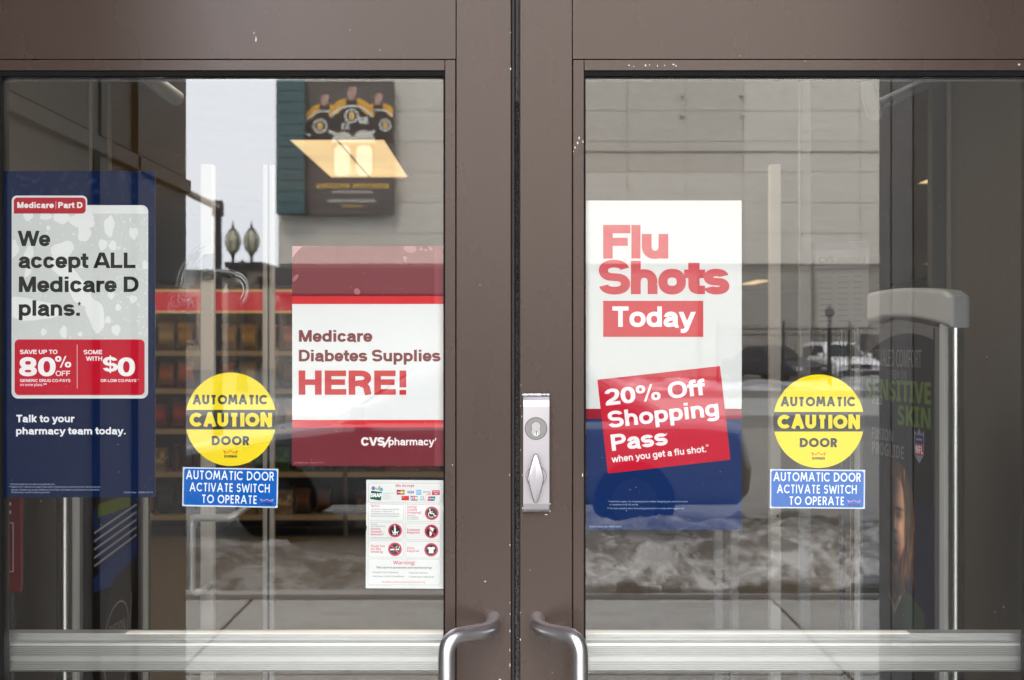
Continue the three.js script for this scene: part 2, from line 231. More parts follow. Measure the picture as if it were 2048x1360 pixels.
function G(x, s, x0, top, x1, bottom, weight, color, gap = 0.16) {
  const h = bottom - top, lw = weight; let total = 0; // in heights
  for (const ch of s) total += ch === ' ' ? 0.42 : GLYPH[ch][0] * (1 - lw) + lw + gap;
  total -= gap;
  x.save(); x.translate(x0, bottom); x.scale((x1 - x0) / total, -h); x.strokeStyle = color; x.lineWidth = lw; x.lineJoin = 'miter'; x.miterLimit = 2.2; x.lineCap = 'butt';
  let at = 0; const inn = 1 - lw;
  for (const ch of s) {
    if (ch === ' ') { at += 0.42; continue; }
    const [w, f] = GLYPH[ch], X = (u) => at + lw / 2 + u * inn, Y = (v) => { const free = ('AHIMNTUVWPR'.includes(ch)); return free && (v === 0 || (v === 1 && !'TPR'.includes(ch))) ? v : lw / 2 + v * inn; };
    x.beginPath();
    f({ m: (u, v) => x.moveTo(X(u), Y(v)), l: (u, v) => x.lineTo(X(u), Y(v)), arc: (u, v, r, a, b, join = false, cw = false) => { if (!join) x.moveTo(X(u + r * Math.cos(a * Math.PI / 180)), Y(v + r * Math.sin(a * Math.PI / 180))); x.arc(X(u), lw / 2 + v * inn, r * inn, a * Math.PI / 180, b * Math.PI / 180, cw); } });
    x.stroke(); at += w * inn + lw + gap;
  }
  x.restore();
}
function crown(x, x0, x1, top, bottom, color, text, tc) {
  const w = x1 - x0, h = bottom - top; x.strokeStyle = color; x.lineWidth = w * 0.055; x.lineJoin = 'miter'; x.beginPath();
  x.moveTo(x0 + w * 0.12, top + h * 0.52); [[0, 0.05], [0.3, 0.32], [0.5, 0], [0.7, 0.32], [1, 0.05], [0.88, 0.52]].forEach(([u, v]) => x.lineTo(x0 + w * u, top + h * v)); x.stroke();
  T(x, text, x0 + w * 0.02, bottom, w * 0.96, h * 0.34, tc, { stroke: 0.06 });
}
function sheet(x0, y0, x1, y1, k, draw) { return canvasTex((x1 - x0) * k, (y1 - y0) * k, (x) => { x.scale(k, k); x.translate(-x0, -y0); draw(x); }); }
const RED = 'rgb(196,20,48)', NAVY = 'rgb(3,24,62)', BLUE = 'rgb(2,38,92)', MAROON = 'rgb(112,24,36)';

const tMedicare = sheet(8, 342, 310, 995, 2.4, (x) => {
  const r = rng(5);
  x.fillStyle = NAVY; x.fillRect(0, 300, 400, 800);
  x.fillStyle = 'rgba(90,110,150,0.16)';
  for (let i = 0; i < 60; i++) { x.beginPath(); x.ellipse(10 + r() * 300, 345 + r() * 55, 1 + r() * 8, 1 + r() * 6, r() * 3, 0, 7); x.fill(); }
  rr(x, 23, 391, 174, 440, 10, 'rgb(226,227,226)'); rr(x, 23, 410, 296, 797, [0, 13, 13, 13], 'rgb(226,227,226)');
  x.save(); x.beginPath(); x.roundRect(24, 411, 271, 385, 12); x.clip();
  x.fillStyle = 'rgb(205,208,207)'; x.fillRect(20, 427, 280, 365);
  x.fillStyle = 'rgb(230,231,230)';   // patches where the wet paper sticks to the glass
  const blob = (cx, cy, a, b, t) => { x.beginPath(); const n = 18, ph = r() * 6; for (let i = 0; i <= n; i++) { const q = i / n * Math.PI * 2, s = 1 + 0.10 * Math.sin(q * 3 + ph) + 0.07 * Math.sin(q * 5 + ph * 2), u = Math.cos(q) * a * s, v = Math.sin(q) * b * s; x.lineTo(cx + u * Math.cos(t) - v * Math.sin(t), cy + u * Math.sin(t) + v * Math.cos(t)); } x.fill(); };
  [[56, 432, 10, 9, 0], [91, 432, 12, 8, 0], [123, 436, 17, 11, 0], [165, 440, 26, 17, 0], [168, 465, 13, 19, 0], [218, 452, 10, 21, 0.05], [267, 466, 9, 12, 0], [280, 420, 9, 8, 0], [125, 500, 24, 17, -0.35], [205, 489, 9, 11, 0], [225, 491, 8, 10, 0], [96, 456, 4, 5, 0], [25, 498, 12, 18, 0.2], [58, 505, 9, 14, 0.3], [155, 575, 18, 45, -0.5], [190, 628, 17, 38, -0.3], [120, 530, 16, 28, -0.5], [60, 618, 60, 22, 0.12], [232, 660, 9, 11, 0], [216, 640, 6, 7, 0], [127, 664, 7, 13, 0], [236, 615, 6, 7, 0], [266, 598, 8, 8, 0.4], [222, 590, 7, 8, 0], [55, 545, 6, 10, 0.4], [290, 530, 6, 9, 0], [87, 664, 6, 7, 0], [160, 668, 5, 5, 0]].forEach((b) => blob(...b));
  for (let i = 0; i < 420; i++) { const ed = r(); x.globalAlpha = 0.35 + 0.6 * r(); blob(ed < 0.6 ? 296 - Math.pow(r(), 2) * 110 : 24 + r() * 270, 412 + r() * 265, 0.5 + r() * r() * 4.2, 0.4 + r() * r() * 3.4, r() * 3); }
  x.globalAlpha = 1; x.restore();
  rr(x, 27, 395, 171, 427, [8, 8, 8, 0], 'rgb(178,32,50)');
  Hv(x, 'Medicare', 34, 416, 73, 12, '#f0eef0', 0.24); x.fillStyle = '#f0eef0'; x.fillRect(111, 402, 0.9, 16); Hv(x, 'Part D', 116, 416, 48, 12, '#f0eef0', 0.24);
  const K = 'rgb(34,36,33)';
  Hv(x, 'We', 36.5, 492, 63, 30.5, K, 0.2); Hv(x, 'accept ALL', 36.8, 536, 233.5, 31, K, 0.2); Hv(x, 'Medicare D', 37.5, 584, 237.5, 31, K, 0.2); Hv(x, 'plans.', 37.5, 631.5, 122, 31, K, 0.2); Hv(x, '*', 155, 627, 6.5, 24, K, 0.2);
  rr(x, 29, 679, 289, 790, 9, 'rgb(190,18,44)');
  const W = '#f2f0f2';
  Hv(x, 'SAVE UP TO', 39.5, 708, 75, 8.6, W, 0.21); Hv(x, '80', 40, 752.5, 70, 38.5, W, 0.2); Hv(x, '%', 111, 735, 29.5, 23, W, 0.2); Hv(x, 'OFF', 111, 752, 29, 10.5, W, 0.17);
  Hv(x, 'GENERIC DRUG CO-PAYS', 39.5, 764, 101, 6, W, 0.21); T(x, 'on some plans.**', 39.5, 772, 54, 5.4, W, { bold: false, stroke: 0.02 });
  x.fillStyle = W; x.fillRect(153.6, 689, 0.9, 88);
  Hv(x, 'SOME', 167, 708.5, 37, 8.8, W, 0.21); Hv(x, 'WITH', 172, 721.5, 32, 8.8, W, 0.21); Hv(x, '$', 207, 743, 26, 29, W, 0.2); Hv(x, '0', 235, 752.5, 34, 38, W, 0.2); Hv(x, 'OR LOW CO-PAYS**', 201, 764, 77, 5.8, W, 0.21);
  Hv(x, 'Talk to your', 32, 844.5, 116, 15, '#f0f0f4', 0.21); Hv(x, 'pharmacy team today.', 32, 868.8, 219, 14.5, '#f0f0f4', 0.21);
  x.globalAlpha = 0.75;
  T(x, '* CVS/pharmacy® does not endorse any particular plan.', 19, 970, 91, 3.2, W, { bold: false }); T(x, '** Based on Tier 1 Medicare B co-pays in plans where CVS/pharmacy is a preferred provider. Not all consumers', 18, 975.5, 183, 3.2, W, { bold: false });
  T(x, 'will save. CVS/pharmacy accepts all Medicare Part D Plans. Check www.cvs.com/medicare for plans where', 22, 981, 177, 3.2, W, { bold: false }); T(x, 'CVS/pharmacy is a preferred pharmacy provider.', 22, 986, 79, 3.2, W, { bold: false }); T(x, '03058K14 Door    REMOVE 3/31/14', 247, 986.5, 58, 3, W, { bold: false });
  x.globalAlpha = 1;
});
const tDiabetes = sheet(584, 492, 887, 932, 2.4, (x) => {
  const r = rng(9);
  x.fillStyle = MAROON; x.fillRect(580, 480, 320, 460); x.fillStyle = 'rgb(206,42,48)'; x.fillRect(580, 592, 320, 263); x.fillStyle = 'rgb(224,225,224)'; x.fillRect(580, 608, 320, 232);
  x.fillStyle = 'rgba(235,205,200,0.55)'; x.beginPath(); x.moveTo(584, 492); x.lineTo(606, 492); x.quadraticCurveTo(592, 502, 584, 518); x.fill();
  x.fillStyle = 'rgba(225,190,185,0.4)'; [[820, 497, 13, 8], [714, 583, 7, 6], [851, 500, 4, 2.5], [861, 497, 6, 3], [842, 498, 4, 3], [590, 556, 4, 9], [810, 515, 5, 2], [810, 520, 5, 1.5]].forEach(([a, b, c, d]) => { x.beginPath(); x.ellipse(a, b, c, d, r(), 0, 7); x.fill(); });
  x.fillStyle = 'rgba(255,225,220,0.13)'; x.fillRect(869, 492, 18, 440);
  Hv(x, 'Medicare', 597.5, 683.5, 146.5, 23.3, 'rgb(110,26,34)', 0.205); Hv(x, 'Diabetes Supplies', 597.5, 722.8, 283, 23.3, 'rgb(110,26,34)', 0.205); Hv(x, 'HERE!', 597, 789.6, 217, 48.5, 'rgb(190,28,34)', 0.265);
  Hv(x, 'CVS', 722, 891.5, 47, 17, '#efeaea', 0.25); Hv(x, '/', 769, 893.5, 8, 19, '#efeaea', 0.17); Hv(x, 'pharmacy', 777, 890.6, 91, 15, '#efeaea', 0.185); T(x, '’', 869.5, 891, 3, 15, '#efeaea');
  x.globalAlpha = 0.6; T(x, 'D17403M13_Door - Remove 3/13/13', 588, 927, 60, 3.2, '#e0cccc', { bold: false });
});
const tFlu = sheet(1172, 401, 1484, 1060, 2.4, (x) => {
  x.fillStyle = 'rgb(216,217,215)'; x.fillRect(1160, 390, 340, 440); x.fillStyle = 'rgb(150,12,36)'; x.fillRect(1160, 818, 340, 21); x.fillStyle = BLUE; x.fillRect(1160, 838.5, 340, 240);
  Hv(x, 'F', 1206.5, 517.3, 53, 67.3, RED, 0.29, 0.84); Hv(x, 'l', 1262, 517.3, 19, 67.3, RED, 0.29); Hv(x, 'u', 1284, 517.3, 51.5, 67, RED, 0.29, 0.84);
  Hv(x, 'S', 1198, 588.5, 61, 68, RED, 0.27, 0.84); Hv(x, 'h', 1262, 588.5, 52, 67, RED, 0.29); Hv(x, 'o', 1317, 588.5, 54, 68, RED, 0.29); Hv(x, 't', 1369.5, 588.5, 38, 67, RED, 0.29); Hv(x, 's', 1408, 588.5, 50, 68, RED, 0.25, 0.76);
  x.fillStyle = 'rgb(200,22,46)'; x.fillRect(1206.5, 602, 200.5, 72); Hv(x, 'Today', 1224, 654, 165, 41, '#f7f5f6', 0.2);
  x.save(); x.translate(1194.7, 760); x.rotate(-6.4 * Math.PI / 180); x.fillStyle = RED; x.fillRect(0, 0, 247.5, 188.7);
  const W = '#f3eef0';
  Hv(x, '20%', 13, 53.5, 107, 33, W, 0.2); Hv(x, 'Off', 138, 54, 73, 33, W, 0.2); Hv(x, 'Shopping', 12.5, 98.5, 223, 33, W, 0.195); Hv(x, 'Pass', 13.5, 145, 112, 33, W, 0.2); T(x, '*', 124, 128, 3.5, 7, W);
  Hv(x, 'when you get a flu shot.', 11, 168, 190, 13.5, W, 0.185); T(x, '**', 201, 161, 6, 8, W); x.restore();
  x.globalAlpha = 0.75;
  T(x, '* Restrictions apply. See shopping pass for details. Shopping pass cannot be issued', 1216, 1005, 160, 3.4, W, { bold: false }); T(x, 'or redeemed in AR, NY and NJ.', 1219, 1011.5, 58, 3.4, W, { bold: false }); T(x, '** Flu shots available when immunizing pharmacist is on duty, while supplies last.', 1214, 1019, 156, 3.4, W, { bold: false }); T(x, 'D10239K13 DOOR-CLING / REMOVE 9/30/13', 1178, 1055.5, 65, 3, W, { bold: false });
});
const tNotice = canvasTex(882, 1238, (x) => {
  x.translate(-68, -52); x.fillStyle = 'rgb(224,224,222)'; x.fillRect(0, 0, 1000, 1300);
  const cr = 'rgb(206,84,104)', g = 'rgb(96,96,98)', l = 'rgb(178,182,182)';
  const panel = (a, b, c, d) => { x.strokeStyle = l; x.lineWidth = 4; x.beginPath(); x.roundRect(a, b, c - a, d - b, 22); x.stroke(); };
  [[93, 88, 915, 312], [93, 330, 492, 520], [513, 333, 915, 524], [93, 537, 492, 728], [513, 543, 915, 734], [93, 745, 492, 934], [513, 752, 915, 940], [93, 954, 910, 1248]].forEach((p) => panel(...p));
  T(x, 'We Accept', 397, 131, 216, 30, cr);
  x.save(); x.translate(180, 232); x.rotate(0.14); x.fillStyle = 'rgb(22,84,62)'; x.fillRect(-62, -48, 122, 96); x.restore(); T(x, 'SNAP', 118, 248, 126, 42, '#fff', { stroke: 0.05 });
  x.fillStyle = 'rgb(116,108,180)'; x.beginPath(); x.arc(148, 148, 22, 0, 7); x.fill(); x.fillStyle = 'rgb(216,160,110)'; x.beginPath(); x.ellipse(210, 146, 12, 28, 0.5, 0, 7); x.fill(); x.fillStyle = 'rgb(86,170,214)'; x.beginPath(); x.arc(236, 162, 22, 0, 7); x.fill(); x.fillStyle = 'rgb(120,180,110)'; x.fillRect(172, 146, 18, 20);
  ['Supplemental', 'Nutrition', 'Assistance', 'Program'].forEach((s, i) => T(x, s, 258, 210 + i * 21, [125, 78, 98, 72][i], 12, 'rgb(160,164,160)', { bold: false }));
  const card = (a, b, c, d, col) => { x.fillStyle = col; x.fillRect(a, b, c - a, d - b); };
  card(412, 165, 500, 219, 'rgb(62,44,92)'); x.fillStyle = 'rgb(204,40,44)'; x.beginPath(); x.arc(440, 192, 22, 0, 7); x.fill(); x.fillStyle = 'rgb(236,160,50)'; x.beginPath(); x.arc(472, 192, 22, 0, 7); x.fill(); T(x, 'MasterCard', 420, 198, 72, 12, '#fff');
  T(x, 'VISA', 530, 204, 76, 28, 'rgb(48,72,150)', { slant: -0.15, stroke: 0.03 });
  card(634, 165, 690, 219, 'rgb(90,168,218)'); T(x, 'AMERICAN', 637, 187, 50, 12, '#eef', {}); T(x, 'EXPRESS', 637, 207, 50, 12, '#eef', {});
  card(706, 168, 795, 219, 'rgb(226,226,226)'); x.fillStyle = 'rgb(232,150,80)'; x.beginPath(); x.moveTo(730, 219); x.lineTo(795, 196); x.lineTo(795, 219); x.fill(); T(x, 'DISCOVER', 709, 194, 83, 13, 'rgb(70,70,70)');
  card(811, 168, 900, 221, 'rgb(190,54,74)'); T(x, 'EXTRACARE', 815, 190, 80, 12, '#f6dfe2'); T(x, 'CARD', 836, 211, 40, 12, '#f6dfe2');
  card(467, 234, 552, 284, 'rgb(200,54,52)'); T(x, 'Gift', 474, 254, 24, 10, '#fbe'); card(571, 234, 596, 287, 'rgb(44,82,168)'); card(597, 234, 622, 287, 'rgb(206,44,60)'); card(623, 234, 648, 287, 'rgb(66,152,72)'); T(x, 'JCB', 574, 272, 72, 28, '#fff', { slant: -0.1 });
  x.strokeStyle = 'rgb(90,150,210)'; x.lineWidth = 6; x.beginPath(); x.arc(702, 254, 16, 0, 7); x.stroke(); T(x, 'Diners Club', 668, 284, 70, 10, 'rgb(120,130,150)'); 
  x.save(); x.transform(1, 0, -0.2, 1, 50, 0); card(768, 238, 796, 288, 'rgb(206,58,70)'); card(796, 238, 822, 288, 'rgb(40,90,150)'); card(822, 238, 848, 288, 'rgb(30,120,110)'); x.restore(); T(x, 'UnionPay', 772, 270, 66, 15, '#fff', { slant: -0.15 });
  T(x, 'Notice:', 121, 364, 106, 26, cr); ['Solicitation, trespassing and the', 'distribution of literature is', 'prohibited on these premises by', 'persons who are not employees.'].forEach((s, i) => T(x, s, 121, 395 + i * 26, [320, 264, 322, 322][i], 17, g, { bold: false }));
  ['Having', 'Trouble', 'Shopping?'].forEach((s, i) => T(x, s, 530, 370 + i * 32, [110, 116, 166][i], 24, cr)); ['Please ask', 'an employee', 'for assistance.'].forEach((s, i) => T(x, s, 530, 461 + i * 21, [100, 130, 136][i], 14, g, { bold: false }));
  ['Persons', 'accompanied by'].forEach((s, i) => T(x, s, 121, 566 + i * 22, [78, 164][i], 15, g, { bold: false })); ['Service', 'Animals', 'Welcome*'].forEach((s, i) => T(x, s, 121, 622 + i * 32, [112, 128, 150][i], 24, cr)); T(x, '*No other animals permitted.', 121, 719, 250, 13, g, { bold: false });
  ['Footwear', 'Required'].forEach((s, i) => T(x, s, 530, 632 + i * 31, [150, 142][i], 25, cr)); ['Thank You', 'For Not', 'Smoking'].forEach((s, i) => T(x, s, 121, 821 + i * 32, [164, 116, 140][i], 25, cr)); ['Shirts', 'Required'].forEach((s, i) => T(x, s, 530, 842 + i * 31, [90, 140][i], 25, cr));
  T(x, 'Warning:', 377, 1015, 254, 40, cr, { bold: false, stroke: 0.03 }); T(x, 'This store is protected and monitored by:', 184, 1063, 636, 23, g);
  T(x, '• Closed Circuit Television', 132, 1117, 306, 20, g, { bold: false }); T(x, '• Electronic Article Surveillance', 132, 1162, 372, 20, g, { bold: false }); T(x, '• Security Fixtures', 550, 1120, 218, 20, g, { bold: false }); T(x, '• Undercover Detectives', 550, 1165, 292, 20, g, { bold: false });
  T(x, 'Shoplifters will be prosecuted. No loitering.', 248, 1226, 496, 19, 'rgb(222,130,144)', { bold: false, stroke: 0.02 }); T(x, 'D-SIGN061  ©2012  02-2309850 Rev 6/12', 93, 1265, 290, 10, l, { bold: false });
  const icon = (cx, cy, f, bar) => { x.fillStyle = 'rgb(200,62,84)'; x.beginPath(); x.arc(cx, cy, 78, 0, 7); x.fill(); x.fillStyle = 'rgb(44,40,42)'; x.beginPath(); x.arc(cx, cy, 60, 0, 7); x.fill(); x.save(); x.translate(cx, cy); x.fillStyle = x.strokeStyle = '#f4f4f2'; x.lineCap = x.lineJoin = 'round'; f(); x.restore(); if (bar) { x.strokeStyle = 'rgb(200,62,84)'; x.lineWidth = 15; x.beginPath(); x.moveTo(cx - 48, cy - 48); x.lineTo(cx + 48, cy + 48); x.stroke(); } };
  icon(810, 429, () => { x.beginPath(); x.arc(-22, -42, 8, 0, 7); x.fill(); x.lineWidth = 9; x.beginPath(); x.moveTo(-20, -28); x.lineTo(-16, 4); x.lineTo(18, 4); x.lineTo(34, 32); x.lineTo(44, 28); x.moveTo(-18, -14); x.lineTo(6, -14); x.stroke(); x.lineWidth = 7; x.beginPath(); x.arc(-4, 14, 33, -2.3, 0.9, true); x.stroke(); });
  icon(396, 629, () => { x.beginPath(); x.arc(-4, -50, 10, 0, 7); x.fill(); x.lineWidth = 20; x.beginPath(); x.moveTo(-2, -30); x.lineTo(0, 10); x.stroke(); x.lineWidth = 9; x.beginPath(); x.moveTo(-2, 6); x.lineTo(-8, 48); x.moveTo(4, 6); x.lineTo(8, 48); x.stroke(); x.lineWidth = 14; x.beginPath(); x.moveTo(-22, 22); x.lineTo(26, 22); x.stroke(); x.lineWidth = 7; x.beginPath(); x.moveTo(-20, 24); x.lineTo(-22, 46); x.moveTo(24, 24); x.lineTo(28, 46); x.moveTo(-24, 18); x.lineTo(-34, 2); x.moveTo(28, 20); x.lineTo(40, 8); x.stroke(); });
  icon(808, 636, () => { x.beginPath(); x.ellipse(2, -18, 22, 24, 0.3, 0, 7); x.fill(); x.beginPath(); x.ellipse(-8, 18, 14, 36, 0.1, 0, 7); x.fill(); for (let i = 0; i < 5; i++) { x.beginPath(); x.arc(-14 + i * 12, -44 + i * 3, 8 - i, 0, 7); x.fill(); } }, true);
  icon(396, 843, () => { x.fillRect(-52, -4, 82, 14); x.fillRect(34, -4, 14, 14); x.lineWidth = 6; x.beginPath(); x.arc(26, -22, 14, 2, 5); x.stroke(); x.beginPath(); x.arc(40, -24, 12, -1, 2); x.stroke(); }, true);
  icon(806, 847, () => { x.beginPath(); [[-20, -36], [-44, -22], [-34, -2], [-26, -8], [-26, 38], [26, 38], [26, -8], [34, -2], [44, -22], [20, -36], [0, -26]].forEach(([a, b]) => x.lineTo(a, b)); x.fill(); });
  x.fillStyle = 'rgb(70,64,62)'; x.beginPath(); x.ellipse(66, 600, 11, 32, 0, 0, 7); x.fill();
});
const tCaution = sheet(371, 745, 552, 932, 3, (x) => {
  x.fillStyle = 'rgb(232,208,2)'; x.fillRect(360, 740, 200, 200); const K = 'rgb(32,32,28)';
  x.fillStyle = K; x.fillRect(360, 819.7, 200, 39.3);
  G(x, 'AUTOMATIC', 385, 789.7, 535, 808.8, 0.255, K, 0.09); G(x, 'CAUTION', 378.8, 825.6, 544, 853.2, 0.285, 'rgb(232,208,2)', 0.06); G(x, 'DOOR', 423.5, 872, 498.5, 890.4, 0.25, K, 0.1);
  crown(x, 447.5, 475, 901, 915, 'rgb(206,70,30)', 'DORMA', K);
});
const tSwitch = sheet(365, 936, 556, 1014, 3, (x) => {
  x.fillStyle = 'rgb(214,220,230)'; x.fillRect(360, 930, 200, 90); rr(x, 367.6, 938.6, 553.4, 1011.4, 4.5, 'rgb(4,96,186)');
  const W = 'rgb(238,242,250)';
  G(x, 'AUTOMATIC DOOR', 371.5, 942, 547.5, 960, 0.17, W, 0.13); G(x, 'ACTIVATE SWITCH', 379, 966.5, 539.5, 984, 0.17, W, 0.13); G(x, 'TO OPERATE', 403.5, 990, 515, 1007, 0.17, W, 0.14);
  crown(x, 521.5, 546.5, 996.5, 1008.5, 'rgb(214,150,200)', 'DORMA', 'rgb(26,50,120)');
});

// ---------------------------------------------------------------- the setting close by: recess, shop shell, vestibule
{
  const grout = std({ color: lin(0.16, 0.155, 0.145), map: tWalk, roughness: 0.85, bumpMap: tBump, bumpScale: 0.0015 });
  grout.map = tWalk;
  struct('pavement', [box(-40, 40, -0.12, -0.012, 0.02, 5.35)], std({ color: lin(0.10, 0.096, 0.09), map: tWalk, roughness: 0.9 }), 'grey concrete pavement between the shop and the snow bank', 'pavement');
  const pave = scene.getObjectByName('pavement'), variants = [0.52, 0.495, 0.54].map((k) => std({ color: lin(k, k * 0.97, k * 0.9), map: tWalk, roughness: 0.85, bumpMap: tBump, bumpScale: 0.0015 }));
  const slab = box(-0.777, 0.777, -0.012, 0, -0.868, 0.868, 0.004);
  for (let i = -8; i <= 7; i++) for (let k = 0; k < 3; k++) {   // poured flags, joints between them
    const s = obj('slab', slab, variants[(i * 5 + k * 7 + 80) % 3], pave); s.position.set(1.575 + 0.7875 + i * 1.575 - 0.0, 0, 0.975 + k * 1.752);
  }
  struct('kerb', box(-40, 40, -0.12, 0.0, 5.36, 5.52, 0.01), std({ color: lin(0.3, 0.29, 0.28), map: tStone, roughness: 0.85 }), 'grey granite kerb buried by the snow bank', 'kerb');
  struct('road', box(-90, 90, -0.3, -0.12, 5.52, 21), std({ color: lin(0.22, 0.215, 0.205), map: tRoad, roughness: 1, roughnessMap: tRoadR, bumpMap: tBump, bumpScale: 0.002 }), 'wet dark asphalt road past the snow bank', 'road');
  struct('ground', box(-200, 200, -0.4, -0.14, 21, 300), std({ color: lin(0.16, 0.155, 0.15), map: tRoad, roughness: 0.95 }), 'grey open lot beyond the iron fence', 'ground');
}
const mWall = std({ color: lin(0.085, 0.075, 0.066), map: tStone, roughness: 0.65, bumpMap: tBump, bumpScale: 0.0004 }), mTrim = std({ color: lin(0.045, 0.035, 0.031), map: tPaint, roughness: 0.45 }), mPlaster = std({ color: lin(0.30, 0.285, 0.25), map: tStone, roughness: 0.9 });
const mMull = std({ color: lin(0.062, 0.054, 0.048), map: tStone, roughness: 0.6 });
function recessWall(x, s, label, plain) { // the wall of the entrance recess: metal panels between brown members
  const w = struct('recess_wall', box(Math.min(x, x + s * 0.2), Math.max(x, x + s * 0.2), 0, 3.5, -0.12, 1.76), mTrim, label, 'wall');
  const p = (y0, y1, z0, z1) => obj('panel', box(Math.min(x, x - s * 0.006), Math.max(x, x - s * 0.006), y0, y1, z0, z1, 0.002), mWall, w), b = (y0, y1, z0, z1) => obj('mullion', box(Math.min(x, x - s * 0.022), Math.max(x, x - s * 0.022), y0, y1, z0, z1, 0.003), mMull, w);
  if (plain) { p(0.10, 3.45, 0.03, 1.446); const mp = std({ color: lin(0.2, 0.19, 0.185), map: tStone, roughness: 0.6 }); obj('corner_post', box(x - 0.012, x, 0.0, 3.49, 1.64, 1.755, 0.003), mp, w); obj('corner_post', box(x - 0.009, x, 0.0, 3.49, 1.447, 1.6395, 0.003), mp, w); return; }
  for (const [z0, z1] of [[0.03, 0.90], [0.96, 1.20], [1.24, 1.72]]) for (const [y0, y1] of [[0.10, 2.02], [2.08, 3.45]]) p(y0, y1, z0, z1);
  b(2.03, 2.07, 0.02, 1.74); b(0.0, 2.02, 0.905, 0.955); b(0, 3.45, 1.205, 1.235);
}
recessWall(-1.03, -1, 'brown panelled side wall of the entrance recess, beside the door with the blue poster');
recessWall(1.17, 1, 'brown panelled side wall of the entrance recess, beside the door with the flu poster', true);
struct('recess_ceiling', box(-1.23, 1.37, 3.5, 3.65, -0.12, 1.76), mTrim, 'dark brown ceiling of the entrance recess', 'ceiling');
struct('facade', [box(-9, -1.235, 0, 9, 1.5, 1.755), box(1.375, 9, 0, 9, 1.5, 1.755), box(-1.235, 1.375, 3.655, 9, 1.5, 1.755)], std({ color: lin(0.16, 0.12, 0.1), map: tStone, roughness: 0.85 }), 'brown street front of the shop around the recess', 'facade');
struct('shop_front', [box(-1.028, 1.168, 3.0, 3.5, -0.12, -0.061), box(-9, -1.235, 0, 9, -0.12, -0.02), box(1.375, 9, 0, 9, -0.12, -0.02)], mTrim, 'dark wall above and beside the glass doors', 'wall');
struct('shop_floor', box(-7, 8, -0.1, 0.004, -27, 0.0), std({ color: lin(0.10, 0.09, 0.078), map: tStone, roughness: 0.55 }), 'dark vinyl floor inside the shop', 'floor');
struct('shop_ceiling', [box(-7, 8, 2.75, 2.9, -27, -0.125), box(-7, 8, 2.91, 3.1, -27, -0.125)], std({ color: lin(0.60, 0.56, 0.48), map: tStone, roughness: 0.95 }), 'dim tiled ceiling of the shop', 'ceiling');
struct('shop_wall', [box(-7.2, -7, 0, 2.9, -27, 1.4), box(8, 8.2, 0, 2.9, -27, 1.4), box(-7, 8, 0, 2.75, -27.2, -27), box(-7, -1.36, 0, 2.75, -2.0, -1.86), box(1.41, 8, 0, 2.75, -2.0, -1.86)], mPlaster, 'dim beige wall inside the shop', 'wall');
const mVest = std({ color: lin(0.135, 0.125, 0.108), map: tStone, roughness: 0.6 });
struct('vestibule_wall', [box(-1.5, -1.36, 0, 2.75, -1.85, -0.12)], mVest, 'dark grey vestibule wall behind the door with the blue poster', 'wall');
struct('vestibule_wall', [box(1.41, 1.55, 0, 2.75, -1.85, -0.12)], mVest, 'dark grey vestibule wall behind the grey security pedestal', 'wall');

// ---------------------------------------------------------------- door frame
{
  const f = thing('door_frame', 'dark brown metal frame around the pair of glass doors', 'door frame');
  obj('jamb', box(-1.028, -0.966, 0, 2.21, -0.075, 0.004, 0.0015), M.paint, f); obj('jamb', box(0.984, 1.168, 0, 2.21, -0.075, 0.004, 0.0015), M.paint, f);
  obj('head', box(-0.9655, 0.9835, 2.156, 2.21, -0.075, 0.004, 0.0015), M.paint, f);
  obj('transom_panel', box(-1.028, 1.168, 2.211, 3.498, -0.06, 0.001, 0.0015), M.paint, f);
  obj('threshold', box(-0.9655, 0.9835, 0.001, 0.012, -0.075, 0.03, 0.003), M.aluDull, f);
  const mj = std({ color: lin(0.30, 0.30, 0.27), roughness: 0.5 }); obj('inner_jamb', box(-1.06, -0.975, 0.01, 2.2, -0.30, -0.08, 0.004), mj, f); obj('inner_jamb', box(0.985, 1.06, 0.01, 2.2, -0.30, -0.08, 0.004), mj, f);
}

// ---------------------------------------------------------------- the two doors
const GZ = -0.016;                                   // the glass, set back from the face of the frame
function barProfile() { // section of the push bar: [distance out of its back, height]
  const p = [[0, 0], [0.030, 0], [0.036, 0.003]];
  const ribs = (y0, n) => { for (let i = 0; i < n; i++) { const y = y0 + i * 0.0034; p.push([0.0385, y], [0.0385, y + 0.0019], [0.0335, y + 0.0021], [0.0335, y + 0.0032]); } };
  p.push([0.038, 0.005]); ribs(0.0058, 4); p.push([0.0378, 0.0205], [0.0378, 0.0275]); ribs(0.0285, 5); p.push([0.038, 0.0465], [0.0372, 0.0505], [0.034, 0.0535], [0.026, 0.0545], [0.026, 0.056], [0.020, 0.0562], [0.020, 0.0600], [0.024, 0.0604], [0.024, 0.0645], [0.020, 0.0650], [0.0, 0.0650]);
  return p;
}
function alongX(profile, x0, x1) { // profile (z, y) swept along x, flat facets
  const n = profile.length, v = [];
  for (let i = 0; i < n; i++) { const [z0, y0] = profile[i], [z1, y1] = profile[(i + 1) % n]; v.push(x0, y0, z0, x1, y0, z0, x1, y1, z1, x0, y0, z0, x1, y1, z1, x0, y1, z1); }
  const cap = THREE.ShapeUtils.triangulateShape(profile.map(([z, y]) => new THREE.Vector2(z, y)), []);
  for (const t of cap) { for (const k of t) v.push(x1, profile[k][1], profile[k][0]); for (const k of [t[0], t[2], t[1]]) v.push(x0, profile[k][1], profile[k][0]); }
  const g = new THREE.BufferGeometry(); g.setAttribute('position', new THREE.Float32BufferAttribute(v, 3)); g.computeVertexNormals(); return uvm(g.setAttribute('uv', new THREE.Float32BufferAttribute(new Float32Array(v.length / 3 * 2), 2)));
}
